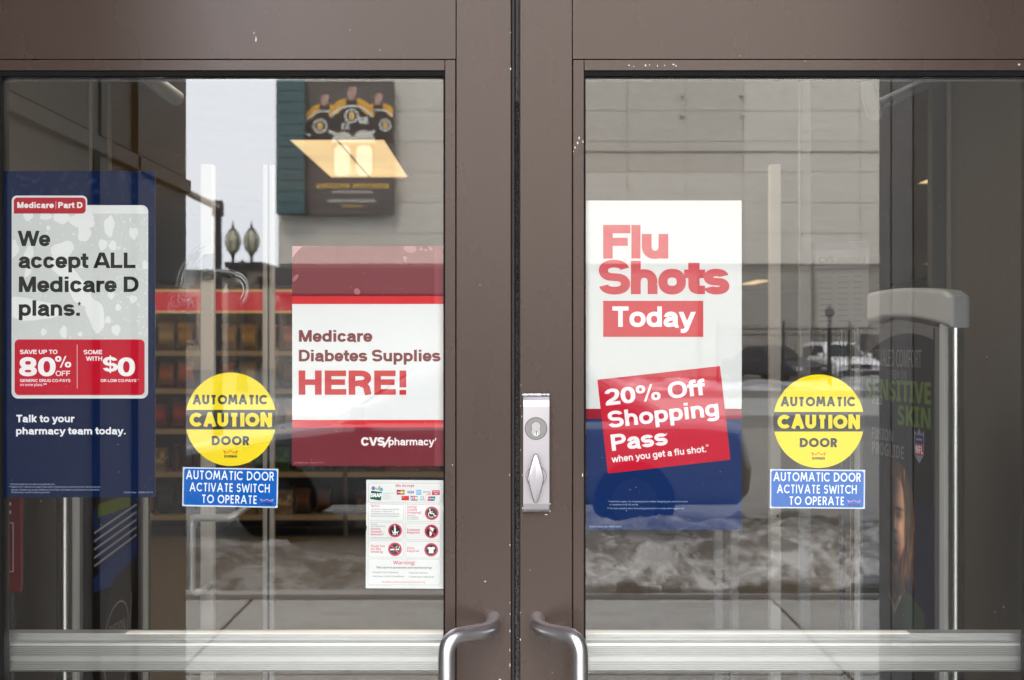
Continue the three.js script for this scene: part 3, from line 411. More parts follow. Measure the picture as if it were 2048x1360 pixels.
function chips(spots, z, seed) { // flakes of missing paint: small ragged scabs
  const r = rng(seed), gs = [];
  for (const [px, py, w, h] of spots) {
    const s = new THREE.Shape(), n = 7; for (let i = 0; i < n; i++) { const a = i / n * 6.283, k = 0.55 + 0.6 * r(); s[i ? 'lineTo' : 'moveTo'](DX(px) + Math.cos(a) * k * w / 2400, DY(py) + Math.sin(a) * k * h / 2400); }
    const g = new THREE.ExtrudeGeometry(s, { depth: 0.0004, bevelEnabled: false }); g.translate(0, 0, z - 0.0001); gs.push(g);
  }
  return gs;
}
function makeDoor(s, e, a, b, g1, h1, label) { // s: side; from the meeting edge e: stile to a, stop to b, glass to g1, hinge stile to h1
  const d = thing('glass_door', label, 'door', [0, 0, 0]);
  const sp = (p, q, ...r) => box(Math.min(p, q), Math.max(p, q), ...r), t = 0.0005;
  const railB = DY(118), stopB = DY(140.5), glassT = DY(139), base = 0.015, railLow = 0.27;
  obj('stile', sp(e, a - s * t, base, 2.15, -0.045, 0, 0.0012), M.paint, d);
  obj('stile', sp(g1 + s * 0.018 + s * t, h1, base, 2.15, -0.045, 0, 0.0012), M.paint, d);
  obj('top_rail', sp(a + s * t * 0.6, g1 + s * 0.018 - s * t, railB, 2.15, -0.045, -0.0003, 0.0008), M.paint, d);
  obj('bottom_rail', sp(a + s * t * 0.6, g1 + s * 0.018 - s * t, base, railLow - 0.02, -0.045, -0.0003, 0.0008), M.paint, d);
  const gap = 0.0011;
  obj('glazing_stop', sp(a + s * gap, b, railLow - 0.0188, railB - gap, -0.014, -0.0008, 0.0008), M.paint, d);
  obj('glazing_stop', sp(g1, g1 + s * 0.018 - s * gap, railLow - 0.0188, railB - gap, -0.014, -0.0008, 0.0008), M.paint, d);
  obj('glazing_stop', sp(b + s * 0.0006, g1 - s * 0.0006, stopB, railB - gap, -0.014, -0.0008, 0.0008), M.paint, d);
  obj('glazing_stop', sp(b + s * 0.0006, g1 - s * 0.0006, railLow - 0.0188, railLow, -0.014, -0.0008, 0.0008), M.paint, d);
  obj('gasket', [sp(b - s * 0.0012, b + s * 0.003, railLow, stopB + 0.002, -0.015, -0.0045), sp(g1 - s * 0.003, g1 + s * 0.001, railLow, stopB + 0.002, -0.015, -0.0045), sp(b + s * 0.003, g1 - s * 0.003, stopB - 0.0085, stopB + 0.002, -0.0152, -0.004), sp(b + s * 0.003, g1 - s * 0.003, railLow - 0.001, railLow + 0.003, -0.0152, -0.004)], M.rubber, d);
  obj('rebate', [sp(a + s * 0.0002, a + s * 0.0016, railLow - 0.02, railB, -0.044, -0.0142), sp(a + s * 0.002, g1 + s * 0.017, railB - 0.0013, railB - 0.0002, -0.044, -0.0142), sp(b, g1, stopB, railB, -0.044, -0.0146), sp(a + s * 0.002, b, railLow - 0.018, railB - 0.002, -0.044, -0.0146), sp(g1, g1 + s * 0.0178, railLow - 0.018, railB - 0.002, -0.044, -0.0146)], M.recess, d);
  const pane = new THREE.PlaneGeometry(Math.abs(g1 - b) + 0.004, stopB + 0.004 - railLow); pane.translate((b + g1) / 2, (stopB + 0.004 + railLow) / 2, GZ);
  const gl = obj('glass_pane', pane, M.glass, d); gl.castShadow = false;
  // perforated spacer bar along the head of the glazing
  const tSp = tSpacer.clone(); tSp.repeat.set(Math.abs(g1 - b) / 0.0045, 1); tSp.needsUpdate = true;
  const spc = new THREE.PlaneGeometry(Math.abs(g1 - b), 0.0062).translate((b + g1) / 2, stopB - 0.0118, GZ - 0.0022);
  obj('spacer', spc, std({ map: tSp, color: lin(0.3, 0.3, 0.3), roughness: 0.5, metalness: 0.5 }), gl);
  // push bar on the inside
  const bar = obj('push_bar', alongX(barProfile(), Math.min(b + s * 0.002, g1 + s * 0.05), Math.max(b + s * 0.002, g1 + s * 0.05)), M.bar, d); bar.position.set(0, DY(1346, -0.05), -0.088);
  const lx0 = s < 0 ? DX(250, -0.05) : DX(1171, -0.05), lx1 = s < 0 ? DX(889, -0.05) : DX(1820, -0.05);
  obj('edge_strip', box(lx0, lx1, DY(1269, -0.05), DY(1266.6, -0.05), -0.07, -0.05, 0.001), M.offWhite, bar).position.y = -DY(1346, -0.05);
  bar.children[0].position.z = 0.088;
  return d;
}
const tSpacer = tex(16, (u, v) => (u > 0.62 && v > 0.3 && v < 0.8 ? 0.12 : 0.75 - 0.25 * Math.abs(v - 0.5)), { srgb: true });
M.bar = std({ color: lin(0.60, 0.60, 0.585), metalness: 0.85, roughness: 1, roughnessMap: tex(256, (u, v) => 0.33 + 0.1 * nA(u, v)), map: tMetal });
const doorL = makeDoor(-1, DX(1022), DX(912), DX(890), DX(-3), -0.9625, 'glass door holding the blue pharmacy poster, with brown frame and no lock plate');
const doorR = makeDoor(1, DX(1040), DX(1145), DX(1168), DX(2064), 0.980, 'glass door with brown frame, silver lock plate and white flu poster');
obj('chipped_paint', chips([[512, 78, 4, 15], [508, 66, 3, 6], [1021, 138, 3, 6], [1021, 65, 2, 3], [1019, 950, 2, 6], [1020, 1090, 2, 4], [1020, 1205, 2, 3], [1020.5, 1228, 2, 4], [1020, 1262, 2, 5], [1020, 1300, 2, 7], [1020, 1330, 2, 9], [970, 1163, 5, 3], [905, 930, 2, 2], [960, 570, 2, 2], [1000, 1359, 6, 4], [700, 60, 2, 1.5], [760, 100, 3, 1.5]], 0.0002, 3), M.chip, doorL);
obj('chipped_paint', chips([[1158, 276, 3, 9], [1155, 286, 3.5, 6], [1150, 295, 3, 4], [1147, 303, 2.5, 3], [1166, 283, 2, 8], [1165, 950, 3, 9], [1258, 131, 5, 3], [1268, 133, 3, 2.5], [1291, 131, 4, 5], [1299, 130, 3, 3], [1315, 132, 2, 5], [1329, 131, 3, 3], [1346, 129, 7, 4], [1352, 132, 4, 3], [1040.5, 1279, 2, 5], [1041, 1225, 2, 3], [1041, 900, 2, 3], [1042, 770, 2, 2], [1060, 1140, 2, 1.5], [1105, 1345, 3, 2], [1480, 112, 2, 1.2], [1610, 122, 5, 1.2], [2038, 129, 6, 4]], 0.0002, 4), M.chip, doorR);
{ // gap between the doors: dark gap strips and a grey brush strip hanging out of it
  const r = rng(77), b0 = DX(1031.5), b1 = DX(1037.5);
  obj('gasket_and_light_block', [box(DX(1020), DX(1042), 0.012, 2.155, -0.062, -0.047), box(DX(1022.8), DX(1029.5), 0.015, 2.15, -0.042, -0.012, 0.001), box(DX(1038), DX(1039.6), 0.015, 2.15, -0.044, -0.009)], M.recess, doorL);  // widest box added behind the gap to block light from the vestibule
  const v = [], nn = 7000, y1 = 1.97; // bristles
  for (let i = 0; i < nn; i++) { const y = 0.02 + (y1 - 0.02) * r() + (r() < 0.05 ? 0.2 * r() : 0), x = b0 + (b1 - b0) * r(), w = 0.00035 + 0.0005 * r(), z = -0.012, dx = (r() - 0.5) * 0.0035, dy = (r() - 0.5) * 0.004, zz = -0.004 + 0.005 * r(); v.push(x - w, y, z, x + w, y, z, x + dx, y + dy, zz, x, y - w, z, x, y + w, z, x + dx, y + dy, zz); }
  const g = new THREE.BufferGeometry(); g.setAttribute('position', new THREE.Float32BufferAttribute(v, 3)); g.computeVertexNormals();
  obj('brush_core', box(b0, b1, 0.02, 2.15, -0.03, -0.0125), M.recess, doorL);
  const br = obj('brush_strip', [g], std({ color: lin(0.30, 0.28, 0.27), roughness: 0.9 }), doorL); br.userData.kind = 'stuff';
}
{ // dried smears and swirled scratches on the glass of the left door
  const x0 = 330, y0 = 400, x1 = 560, y1 = 640, k = 3, r = rng(19);
  const t = canvasTex((x1 - x0) * k, (y1 - y0) * k, (x) => {
    x.fillStyle = '#000'; x.fillRect(0, 0, 5000, 5000); x.scale(k, k); x.translate(-x0, -y0); x.lineCap = 'round';
    const arc = (cx, cy, rx, ry, rot, a, b, w, g) => { x.strokeStyle = `rgba(255,255,255,${g})`; x.lineWidth = w; x.beginPath(); x.ellipse(cx, cy, rx, ry, rot, a, b); x.stroke(); };
    for (let i = 0; i < 16; i++) arc(468 + r() * 6, 578 + r() * 4, 26 - i * 0.9 + r() * 3, 36 - i * 1.2, 0.1, -1.8 + r() * 0.3, 0.5 + r() * 0.5, 0.5 + r() * 0.9, 0.10 + r() * 0.2);
    for (let i = 0; i < 26; i++) arc(395 + r() * 20, 540 + r() * 10, 26 + r() * 14, 46 + r() * 26, 0.5, 2.0 + r() * 0.5, 3.6 + r() * 0.6, 0.5 + r() * 0.8, 0.05 + r() * 0.14);
    for (let i = 0; i < 30; i++) arc(355 + r() * 34, 575 + r() * 40, 6 + r() * 24, 5 + r() * 20, r() * 3, r() * 6, r() * 6 + 1.2, 0.4 + r() * 0.7, 0.05 + r() * 0.16);
    for (let i = 0; i < 12; i++) arc(440 + r() * 20, 560 + r() * 10, 20 + r() * 30, 12 + r() * 22, 0.2, 3.0, 5.6 + r(), 0.4 + r() * 0.8, 0.08 + r() * 0.18);
    x.fillStyle = 'rgba(255,255,255,0.10)'; x.beginPath(); x.ellipse(382, 558, 9, 30, 0.55, 0, 7); x.fill(); x.fillStyle = 'rgba(255,255,255,0.3)'; x.beginPath(); x.moveTo(452, 566); x.lineTo(458, 584); x.lineTo(444, 586); x.fill();
    for (let i = 0; i < 160; i++) { x.fillStyle = `rgba(255,255,255,${0.1 + r() * 0.4})`; x.beginPath(); x.arc(x0 + r() * (x1 - x0), y0 + r() * (y1 - y0), 0.3 + r() * 0.5, 0, 7); x.fill(); }
  }, false);
  const z = GZ + 0.0012, g = new THREE.PlaneGeometry(DX(x1, z) - DX(x0, z), DY(y0, z) - DY(y1, z)); g.translate((DX(x0, z) + DX(x1, z)) / 2, (DY(y0, z) + DY(y1, z)) / 2, z);
  const m = obj('smear', g, std({ color: lin(0.6, 0.6, 0.58), alphaMap: t, transparent: true, roughness: 0.8 }), doorL.children.find((c) => c.name === 'glass_pane')); m.castShadow = false;
  const speck = (door, px0, px1, n, seed) => { // dust and dried drops
    const q = rng(seed), gs = []; for (let i = 0; i < n; i++) { const w = 0.00018 + 0.00045 * q() * q(), c = new THREE.CircleGeometry(w, 6); c.scale(0.6 + q(), 0.6 + q(), 1); c.translate(DX(px0 + (px1 - px0) * q()), DY(160 + 1100 * Math.pow(q(), 0.8)), GZ + 0.001); gs.push(c); }
    const o = obj('dust', gs, std({ color: lin(0.42, 0.42, 0.4), roughness: 0.9 }), door.children.find((c) => c.name === 'glass_pane')); o.userData.kind = 'stuff';
  };
  speck(doorL, 10, 888, 380, 31); speck(doorR, 1170, 2048, 460, 32);
}
function pull(door, s, px, pg) { // offset pull handle: out of the stile, across, down to the lower fixing
  const x0 = DX(px), x1 = DX(pg, 0.098), y0 = DY(1238), yb = 0.80, z1 = 0.098;
  const h = obj('pull_handle', bent([[x0, y0, -0.002], [x0, y0 - 0.008, 0.042], [x1, y0 - 0.006, z1], [x1, yb + 0.006, z1], [x0, yb + 0.008, 0.042], [x0, yb, -0.002]], 0.030, 0.0132, 24), M.steel, door);
  return h;
}
pull(doorL, -1, 988, 893); pull(doorR, 1, 1075, 1160);
{ // lock: curved satin case, cylinder, thumb turn
  const x0 = DX(1046.5, 0.012), x1 = DX(1098.5, 0.012), yt = DY(790, 0.012), yb = DY(1027, 0.012), prof = [[0, yb], [0.003, yb]];
  for (let i = 0; i <= 14; i++) { const a = -Math.PI / 2 + i / 14 * Math.PI / 2; prof.push([0.004 + 0.012 * Math.cos(a), yb + 0.020 + 0.020 * Math.sin(a)]); }
  prof.push([0.016, (yt + yb) / 2]);
  for (let i = 0; i <= 14; i++) { const a = i / 14 * Math.PI / 2; prof.push([0.004 + 0.012 * Math.cos(a), yt - 0.022 + 0.022 * Math.sin(a)]); }
  prof.push([0.003, yt], [0, yt]);
  const plate = obj('lock_plate', toCreasedNormals(alongX(prof, x0, x1), 0.6), M.satin = std({ color: lin(0.43, 0.405, 0.425), metalness: 1, roughness: 1, roughnessMap: tex(256, (u, v) => 0.30 + 0.1 * nA(u, v) + 0.1 * nC(u, v * 0.02)), map: tMetal }), doorR);
  const disc = (px, py, r, z0, z1, n = 40) => { const g = new THREE.CylinderGeometry(r, r, z1 - z0, n); g.rotateX(Math.PI / 2); g.translate(DX(px, 0.016), DY(py, 0.016), (z0 + z1) / 2); return g; };
  obj('cylinder_ring', disc(1072, 857, 0.0186, 0.0155, 0.0168), M.dark, plate);
  const face = std({ color: lin(0.24, 0.23, 0.23), metalness: 0.8, roughness: 0.45, map: tMetal });
  obj('cylinder', disc(1072, 857, 0.0176, 0.016, 0.0182), face, plate);
  obj('core', [disc(1072, 852.5, 0.0080, 0.018, 0.0184, 30), disc(1072, 863.5, 0.0083, 0.018, 0.0184, 30)], M.dark, plate);
  obj('core', [disc(1072, 852.5, 0.0074, 0.0182, 0.0189, 30), disc(1072, 863.5, 0.0077, 0.0182, 0.0190, 30)], std({ color: lin(0.40, 0.39, 0.385), metalness: 0.8, roughness: 0.4 }), plate);
  obj('key_slot', [disc(1072.6, 868, 0.0034, 0.0188, 0.0192, 20)], M.steel, plate); obj('key_slot', [box(DX(1071.6, 0.018), DX(1073.4, 0.018), DY(870.5, 0.018), DY(861.5, 0.018), 0.0188, 0.0195)], M.dark, plate);
  obj('turn_ring', disc(1072.3, 952.5, 0.0172, 0.0155, 0.0172), M.dark, plate); obj('turn_ring', disc(1072.3, 952.5, 0.0165, 0.016, 0.0178), M.satin, plate);
  const th = []; for (let i = 0; i <= 40; i++) { const u = i / 40 * 2 - 1, w = 0.0026 + 0.0112 * Math.pow(1 - Math.abs(u), 0.92); th.push([w * (1 - 0.75 * Math.pow(Math.abs(u), 24)), u * 0.0405]); }
  const lozenge = th.concat(th.slice().reverse().map(([w, y]) => [-w, y]));
  const tg = extrude(lozenge, 0.016, 0.0022, 3); tg.translate(DX(1071.5, 0.03), DY(957, 0.03), 0.026);
  { const p = tg.attributes.position; for (let i = 0; i < p.count; i++) if (p.getZ(i) > 0.028) { const dy = (p.getY(i) - DY(957, 0.03)) / 0.0405; p.setZ(i, p.getZ(i) + 0.0055 * (1 - Math.abs(dy)) - 0.002); } tg.computeVertexNormals(); }
  obj('thumb_turn', toCreasedNormals(tg, 0.5), M.satin, plate);
  const r = rng(3), crust = []; for (let i = 0; i < 46; i++) { const s = new THREE.IcosahedronGeometry(0.0012 + 0.0016 * r(), 1); s.scale(1.2, 0.8, 1); s.translate(x0 + 0.0005 + (x1 - x0 - 0.001) * r(), yt + 0.0006 * r(), 0.001 + 0.008 * r()); crust.push(s); }
  obj('frost_crust', crust, std({ color: lin(0.8, 0.74, 0.73), roughness: 0.9 }), plate).userData.kind = 'stuff';
  obj('chipped_paint', chips([[1045, 1016, 3, 5], [1046, 1022, 3, 3], [1100, 1008, 4, 4], [1092, 1029, 8, 2.5], [1100, 1022, 2.5, 5], [1044.5, 950, 2, 3], [1043.5, 833, 2, 4], [1041, 812, 2, 3]], 0.0004, 8), M.chip, plate);
}
function closerArm(door, pts, flat) {
  const c = obj('closer_arm', cyl(...pts, 0.013, 0.016, 16), std({ color: lin(0.34, 0.33, 0.31), roughness: 0.5, metalness: 0.3 }), door);
  obj('link', cyl(...flat, 0.016, 0.016, 4), std({ color: lin(0.10, 0.10, 0.10), roughness: 0.5 }), c); return c;
}
closerArm(doorR, [[DX(1716, -0.12), DY(120, -0.12), -0.12], [DX(1750, -0.35), DY(226, -0.35), -0.35]], [[DX(1768, -0.33), DY(206, -0.33), -0.33], [DX(1960, -0.12), DY(118, -0.12), -0.12]]);
closerArm(doorL, [[DX(250, -0.12), DY(120, -0.12), -0.12], [DX(352, -0.34), DY(196, -0.34), -0.34]], [[DX(340, -0.33), DY(186, -0.33), -0.33], [DX(215, -0.12), DY(128, -0.12), -0.12]]);

// ---------------------------------------------------------------- paper and stickers on the glass
function paper(name, label, cat, x0, y0, x1, y1, map, { thick = 0.0006, z = GZ - 0.0018, turn = 0, gloss = 0.45, curl = 0, dim = 0.88 } = {}) {
  const w = DX(x1, z) - DX(x0, z), h = DY(y0, z) - DY(y1, z), g = new THREE.BoxGeometry(w, h, thick, 24, 24, 1);
  const p = g.attributes.position, r = fbm(Math.round(x0), 2, 3); // paper lies a little unevenly behind the glass
  if (curl) { for (let i = 0; i < p.count; i++) { const u = p.getX(i) / w + 0.5, v = p.getY(i) / h + 0.5; p.setZ(i, p.getZ(i) - curl * Math.pow(r(u * 0.5, v * 0.5), 2)); } g.computeVertexNormals(); }
  const edge = std({ color: lin(0.5, 0.5, 0.5), roughness: 0.8 }), back = std({ color: lin(0.6, 0.6, 0.58), roughness: 0.8 });
  const o = obj(name, g, [edge, edge, edge, edge, std({ map, color: lin(dim, dim, dim), roughness: gloss, specularIntensity: 0.15 }), back]);
  o.position.set(DX((x0 + x1) / 2, z), DY((y0 + y1) / 2, z), z - thick / 2); o.rotation.z = turn; return tag(o, label, cat);
}
paper('poster', 'dark blue poster reading We accept ALL Medicare D plans, pharmacy door', 'poster', 8, 342, 310, 995, tMedicare, { curl: 0.003 });
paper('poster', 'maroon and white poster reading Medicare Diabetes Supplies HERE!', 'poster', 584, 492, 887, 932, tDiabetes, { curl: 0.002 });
paper('poster', 'white, red and blue poster reading Flu Shots Today', 'poster', 1172, 401, 1483.5, 1059.5, tFlu, { curl: 0.002, dim: 0.8 });
paper('notice_sheet', 'small white We Accept notice with card logos and warning symbols', 'notice', 732, 960, 888, 1177, tNotice, { turn: -0.006 });
function round(label, cx, cy) {
  const z = GZ - 0.0018, R0 = 91 * (CAM - z) / 2400, n = 96, g = new THREE.CylinderGeometry(R0, R0, 0.0005, n); g.rotateX(Math.PI / 2); g.scale(1, 93.5 / 91, 1);
  const p = g.attributes.position, uv = g.attributes.uv; for (let i = 0; i < p.count; i++) uv.setXY(i, p.getX(i) / (181 * (CAM - z) / 2400) + 0.5, p.getY(i) / (187 * (CAM - z) / 2400) + 0.5);
  const back = std({ color: lin(0.6, 0.6, 0.58), roughness: 0.8 }), o = obj('caution_sticker', g, [back, std({ map: tCaution, color: lin(0.92, 0.92, 0.92), roughness: 0.4, specularIntensity: 0.15 }), back]);
  o.position.set(DX(cx, z), DY(cy, z), z - 0.0003); tag(o, label, 'sticker');
}
round('round yellow Automatic Caution Door sticker beside the maroon diabetes poster', 461.5, 838.5); round('round yellow Automatic Caution Door sticker, on the door with the lock plate', 1637.5, 842.5);
paper('door_sticker', 'blue Automatic Door Activate Switch sticker beside the maroon diabetes poster', 'sticker', 365, 936, 556, 1014, tSwitch, { turn: -0.019 });
paper('door_sticker', 'blue Automatic Door Activate Switch sticker, on the door with the lock plate', 'sticker', 1540, 939, 1730, 1017, tSwitch, { turn: -0.008 });

// ---------------------------------------------------------------- vestibule: inner doors and security pedestals
const IZ = -1.9;
{
  const w = thing('inner_screen', 'pale aluminium screen with inner glass doors between vestibule and shop', 'glass screen', [0, 0, IZ]);
  const bx = (p0, p1) => [DX(p0, IZ), DX(p1, IZ)], X = (p0, p1, y0, y1, z0 = -0.03, z1 = 0.01) => { const [a, b] = bx(p0, p1); return box(a, b, y0, y1, z0, z1, 0.003); };
  const mPale = std({ color: lin(0.52, 0.49, 0.45), roughness: 0.45 }), mGrey = std({ color: lin(0.22, 0.21, 0.20), roughness: 0.5 });
  obj('stile', X(402, 427, 0.01, 2.14), M.offWhite, w);
  obj('stile', [X(525, 533.5, 0.01, 2.14, -0.03, 0), X(538.5, 547, 0.01, 2.14, -0.03, 0)], mPale, w); obj('glazing_seal', X(533.6, 538.4, 0.01, 2.14, -0.03, -0.01), M.dark, w);
  obj('stile', X(1540, 1561, 0.01, 2.14), mPale, w); obj('stile', X(1705.5, 1714.5, 0.01, 1.62), M.offWhite, w); obj('stile', X(1430, 1446, 0.01, 1.8, -0.03, 0), mGrey, w); obj('stile', X(1463, 1478, 0.01, 1.8, -0.03, 0), mGrey, w);
  obj('stile', [X(146, 152, 0.01, 2.14), X(108, 115, 0.01, 2.14)], M.offWhite, w); obj('stile', X(1600, 1622, 0.01, 2.57, -0.03, 0), mGrey, w);
  obj('header', [box(-1.355, 1.405, 2.58, 2.66, -0.03, 0.01, 0.003)], M.aluDull, w); obj('jamb', box(-1.358, -1.31, 0.01, 2.74, -0.03, 0.012, 0.003), mVest, w); obj('jamb', box(1.36, 1.408, 0.01, 2.74, -0.03, 0.012, 0.003), mVest, w);
  const hx = DX(378, -1.75), sx = DX(420, IZ); // tubular pull on the pale stile
  obj('pull_handle', bent([[sx, DY(1186, -1.78), 0.0], [sx, DY(1186, -1.78), 0.10], [hx, DY(1186, -1.78), 0.12], [hx, DY(1036, -1.78), 0.12], [sx + 0.1, DY(1036, -1.78), 0.12], [sx + 0.19, DY(990, -1.78), 0.06]], 0.018, 0.0125, 14), std({ color: lin(0.72, 0.72, 0.70), roughness: 0.35, metalness: 0.5 }), w);
  obj('lock', [box(DX(408, IZ), DX(430, IZ), DY(560, IZ), DY(508, IZ), 0.01, 0.016, 0.002), cyl([DX(417, IZ), DY(541, IZ), 0.012], [DX(417, IZ), DY(541, IZ), 0.024], 0.011)], std({ color: lin(0.12, 0.11, 0.1), roughness: 0.5, metalness: 0.6 }), w);
  obj('screw', [cyl([DX(1554, IZ), DY(1031, IZ), 0.009], [DX(1554, IZ), DY(1031, IZ), 0.0125], 0.004, 0.004, 12)], M.dark, w);
}
function pedestal(label, ad, near, far, flip) { // a security gate: grey plastic hood, chrome post, printed panel
  const dx = far[0] - near[0], dz = far[1] - near[1], L = Math.hypot(dx, dz), t = thing('security_pedestal', label, 'security gate', [near[0], 0, near[1]], Math.atan2(-dz, dx));
  const grey = std({ color: lin(0.46, 0.46, 0.45), roughness: 0.4, map: tMetal }), greyD = std({ color: lin(0.12, 0.12, 0.118), roughness: 0.5 }), top = 1.70;
  const hood = []; for (let i = 0; i <= 16; i++) { const u = i / 16; hood.push([-0.006 + u * (L + 0.01), top - 0.034 + 0.040 * Math.sin(Math.PI * (0.18 + 0.64 * u)) - (u < 0.04 ? 0.012 : 0) - (u > 0.96 ? 0.012 : 0)]); }
  for (let i = 16; i >= 0; i--) { const u = i / 16; hood.push([-0.004 + u * (L + 0.008), top - 0.100 + 0.030 * Math.sin(Math.PI * u)]); }
  obj('hood', extrude(hood, 0.056, 0.012, 4), grey, t);
  obj('post', cyl([0.018, 0.03, 0], [0.018, top - 0.10, 0], 0.0185, 0.0185, 32), std({ color: lin(0.62, 0.62, 0.6), metalness: 1, roughness: 0.26 }), t); obj('post', cyl([L - 0.018, 0.03, 0], [L - 0.018, top - 0.10, 0], 0.0185, 0.0185, 32), std({ color: lin(0.62, 0.62, 0.6), metalness: 1, roughness: 0.26 }), t);
  obj('rail', [box(0.038, 0.062, 0.04, top - 0.09, -0.02, 0.02, 0.003), box(L - 0.062, L - 0.038, 0.04, top - 0.09, -0.02, 0.02, 0.003)], grey, t);
  obj('base', box(-0.03, L + 0.03, 0.004, 0.05, -0.09, 0.09, 0.012), greyD, t);
  const frame = extrude([[0.063, 0.06], [L - 0.063, 0.06], [L - 0.063, top - 0.10], [L * 0.5, top - 0.075], [0.063, top - 0.10]], 0.03, 0.003); obj('panel', frame, greyD, t);
  const w = L - 0.18, h = 1.27, g = new THREE.BoxGeometry(w, h, 0.004); g.translate(L / 2, 0.33 + h / 2, 0);
  const e = std({ color: lin(0.02, 0.02, 0.02), roughness: 0.6 }), pr = std({ map: ad, color: flip ? lin(1, 1, 1) : lin(0.5, 0.5, 0.5), roughness: 0.35 });
  const p = obj('advert', g, [e, e, e, e, flip ? e : pr, flip ? pr : e], t); p.position.z = flip ? -0.0172 : 0.0172;
  return t;
}
const tAd = canvasTex(520, 1467, (x) => { // 0.45 x 1.27 m of print, right aligned
  const r = rng(4); x.fillStyle = 'rgb(104,98,96)'; x.fillRect(0, 0, 520, 1467); x.fillStyle = 'rgb(18,17,22)'; x.beginPath(); x.moveTo(0, 96); x.quadraticCurveTo(250, -24, 520, 34); x.lineTo(520, 1467); x.lineTo(0, 1467); x.fill(); x.fillStyle = 'rgb(16,22,52)'; x.fillRect(0, 520, 520, 640);
  const gy = (m) => m / 1.27 * 1467;
  T(x, 'UNRIVALED COMFORT', 40, gy(0.100), 400, 52, 'rgb(122,119,121)', { bold: false }); T(x, 'EVEN ON', 215, gy(0.132), 120, 26, 'rgb(118,115,117)', { bold: false });
  T(x, 'SENSITIVE', 20, gy(0.190), 490, 62, 'rgb(76,104,12)', { stroke: 0.03 }); T(x, 'SKIN', 268, gy(0.252), 242, 58, 'rgb(76,104,12)', { stroke: 0.03 });
  T(x, '222', 70, gy(0.205), 90, 28, 'rgb(120,120,126)'); 
  T(x, 'FUSION', 70, gy(0.300), 170, 36, 'rgb(104,104,108)'); T(x, 'PROGLIDE', 70, gy(0.342), 250, 38, 'rgb(104,104,108)');
  x.fillStyle = 'rgb(120,128,150)'; x.beginPath(); [[390, 300], [408, 312], [424, 294], [440, 312], [458, 300], [456, 372], [424, 398], [392, 372]].forEach(([a, b]) => x.lineTo(a, b)); x.fill(); x.fillStyle = 'rgb(24,34,84)'; x.fillRect(396, 314, 56, 26); x.fillStyle = 'rgb(160,30,48)'; x.fillRect(396, 342, 56, 32); T(x, 'NFL', 398, 368, 52, 22, '#ddd', { stroke: 0.03 }); x.fillStyle = '#ddd'; for (let i = 0; i < 3; i++) { x.beginPath(); x.arc(410 + i * 14, 327, 3, 0, 7); x.fill(); }
  // a long-haired man in a green and gold jersey, lit from one side
  const Y = gy, px0 = 0, py0 = Math.round(Y(0.335)), pw = 460, ph = Math.round(Y(0.80)) - py0, im = x.getImageData(px0, py0, pw, ph), D = im.data;
  const sm = (a, b, v) => { const t = Math.max(0, Math.min(1, (v - a) / (b - a))); return t * t * (3 - 2 * t); }, bump = (u, v, cx, cy, rx, ry) => Math.exp(-(((u - cx) / rx) ** 2 + ((v - cy) / ry) ** 2)), nz = fbm(91, 6, 5, 0.6), nh = lattice(64, 93), mixc = (p, q, t) => p.map((k, i) => k + (q[i] - k) * t);
  for (let j = 0; j < ph; j++) for (let i = 0; i < pw; i++) {
    const X = i + px0 + 70, V = (j + py0) / 1467 * 1.27; // x in points, height in metres below the top of the print
    const u = (X - 318) / 100, v = (V - 0.505) / 0.115; let c = [D[(j * pw + i) * 4], D[(j * pw + i) * 4 + 1], D[(j * pw + i) * 4 + 2]];
    const light = sm(-0.35, 0.75, u + 0.12 * Math.sin(v * 2) - 0.15 * Math.max(0, v) + 0.12 * bump(u, v, -0.1, 0.1, 0.3, 0.4)), grain = nz(X / 300, V * 2) - 0.5;
    const sh = V - 0.665 - 0.05 * Math.pow(Math.abs(X - 320) / 200, 1.3); // shoulders and jersey
    if (sh > -0.0) { const g = 0.35 + 0.75 * light + 0.5 * grain, vee = V - (0.752 - 0.0011 * Math.abs(X - 318) * (X > 318 ? 0.95 : 1)); c = [40 * g, 60 * g, 46 * g]; if (Math.abs(vee + 0.012) < 0.016) c = [196 * g, 148 * g, 40 * g]; if (Math.abs(vee + 0.002) < 0.0065) c = [205 * g, 203 * g, 196 * g]; if (Math.abs(vee + 0.028) < 0.006) c = [20 * g, 32 * g, 26 * g]; if (vee < -0.034) c = mixc([70, 46, 36], [150, 108, 82], light); }
    const neck = (1 - sm(0.5, 0.62, Math.abs((X - 322) / 130))) * sm(0.58, 0.60, V) * (1 - sm(0.69, 0.71, V)); if (neck > 0) c = mixc(c, mixc([26, 18, 16], [128, 90, 70], light * 0.8 * (0.6 + 0.4 * sm(0.60, 0.66, V))), neck);
    const face = 1 - sm(0.93, 1.03, Math.hypot(u / (v > 0 ? 0.92 - 0.22 * v * v : 0.92), v / 1.05));
    const hu = Math.hypot((X - 322) / 148, Math.min(V - 0.515, 0.05) / 0.175), hair = (1 - sm(0.93, 1.02, hu)) * (1 - sm(0.64, 0.69, V + 0.02 * nh(X / 14, 3)));
    if (hair > 0) { const st = nh(X / 5 + 2.5 * Math.sin(V * 22), V * 14) * 0.6 + nh(X / 2.3 + 3 * Math.sin(V * 18), V * 24) * 0.4, k = (0.18 + 1.0 * st * st) * (0.28 + 0.85 * sm(-1.2, 1.3, u)); c = mixc(c, [215 * k, 152 * k, 104 * k], hair); }
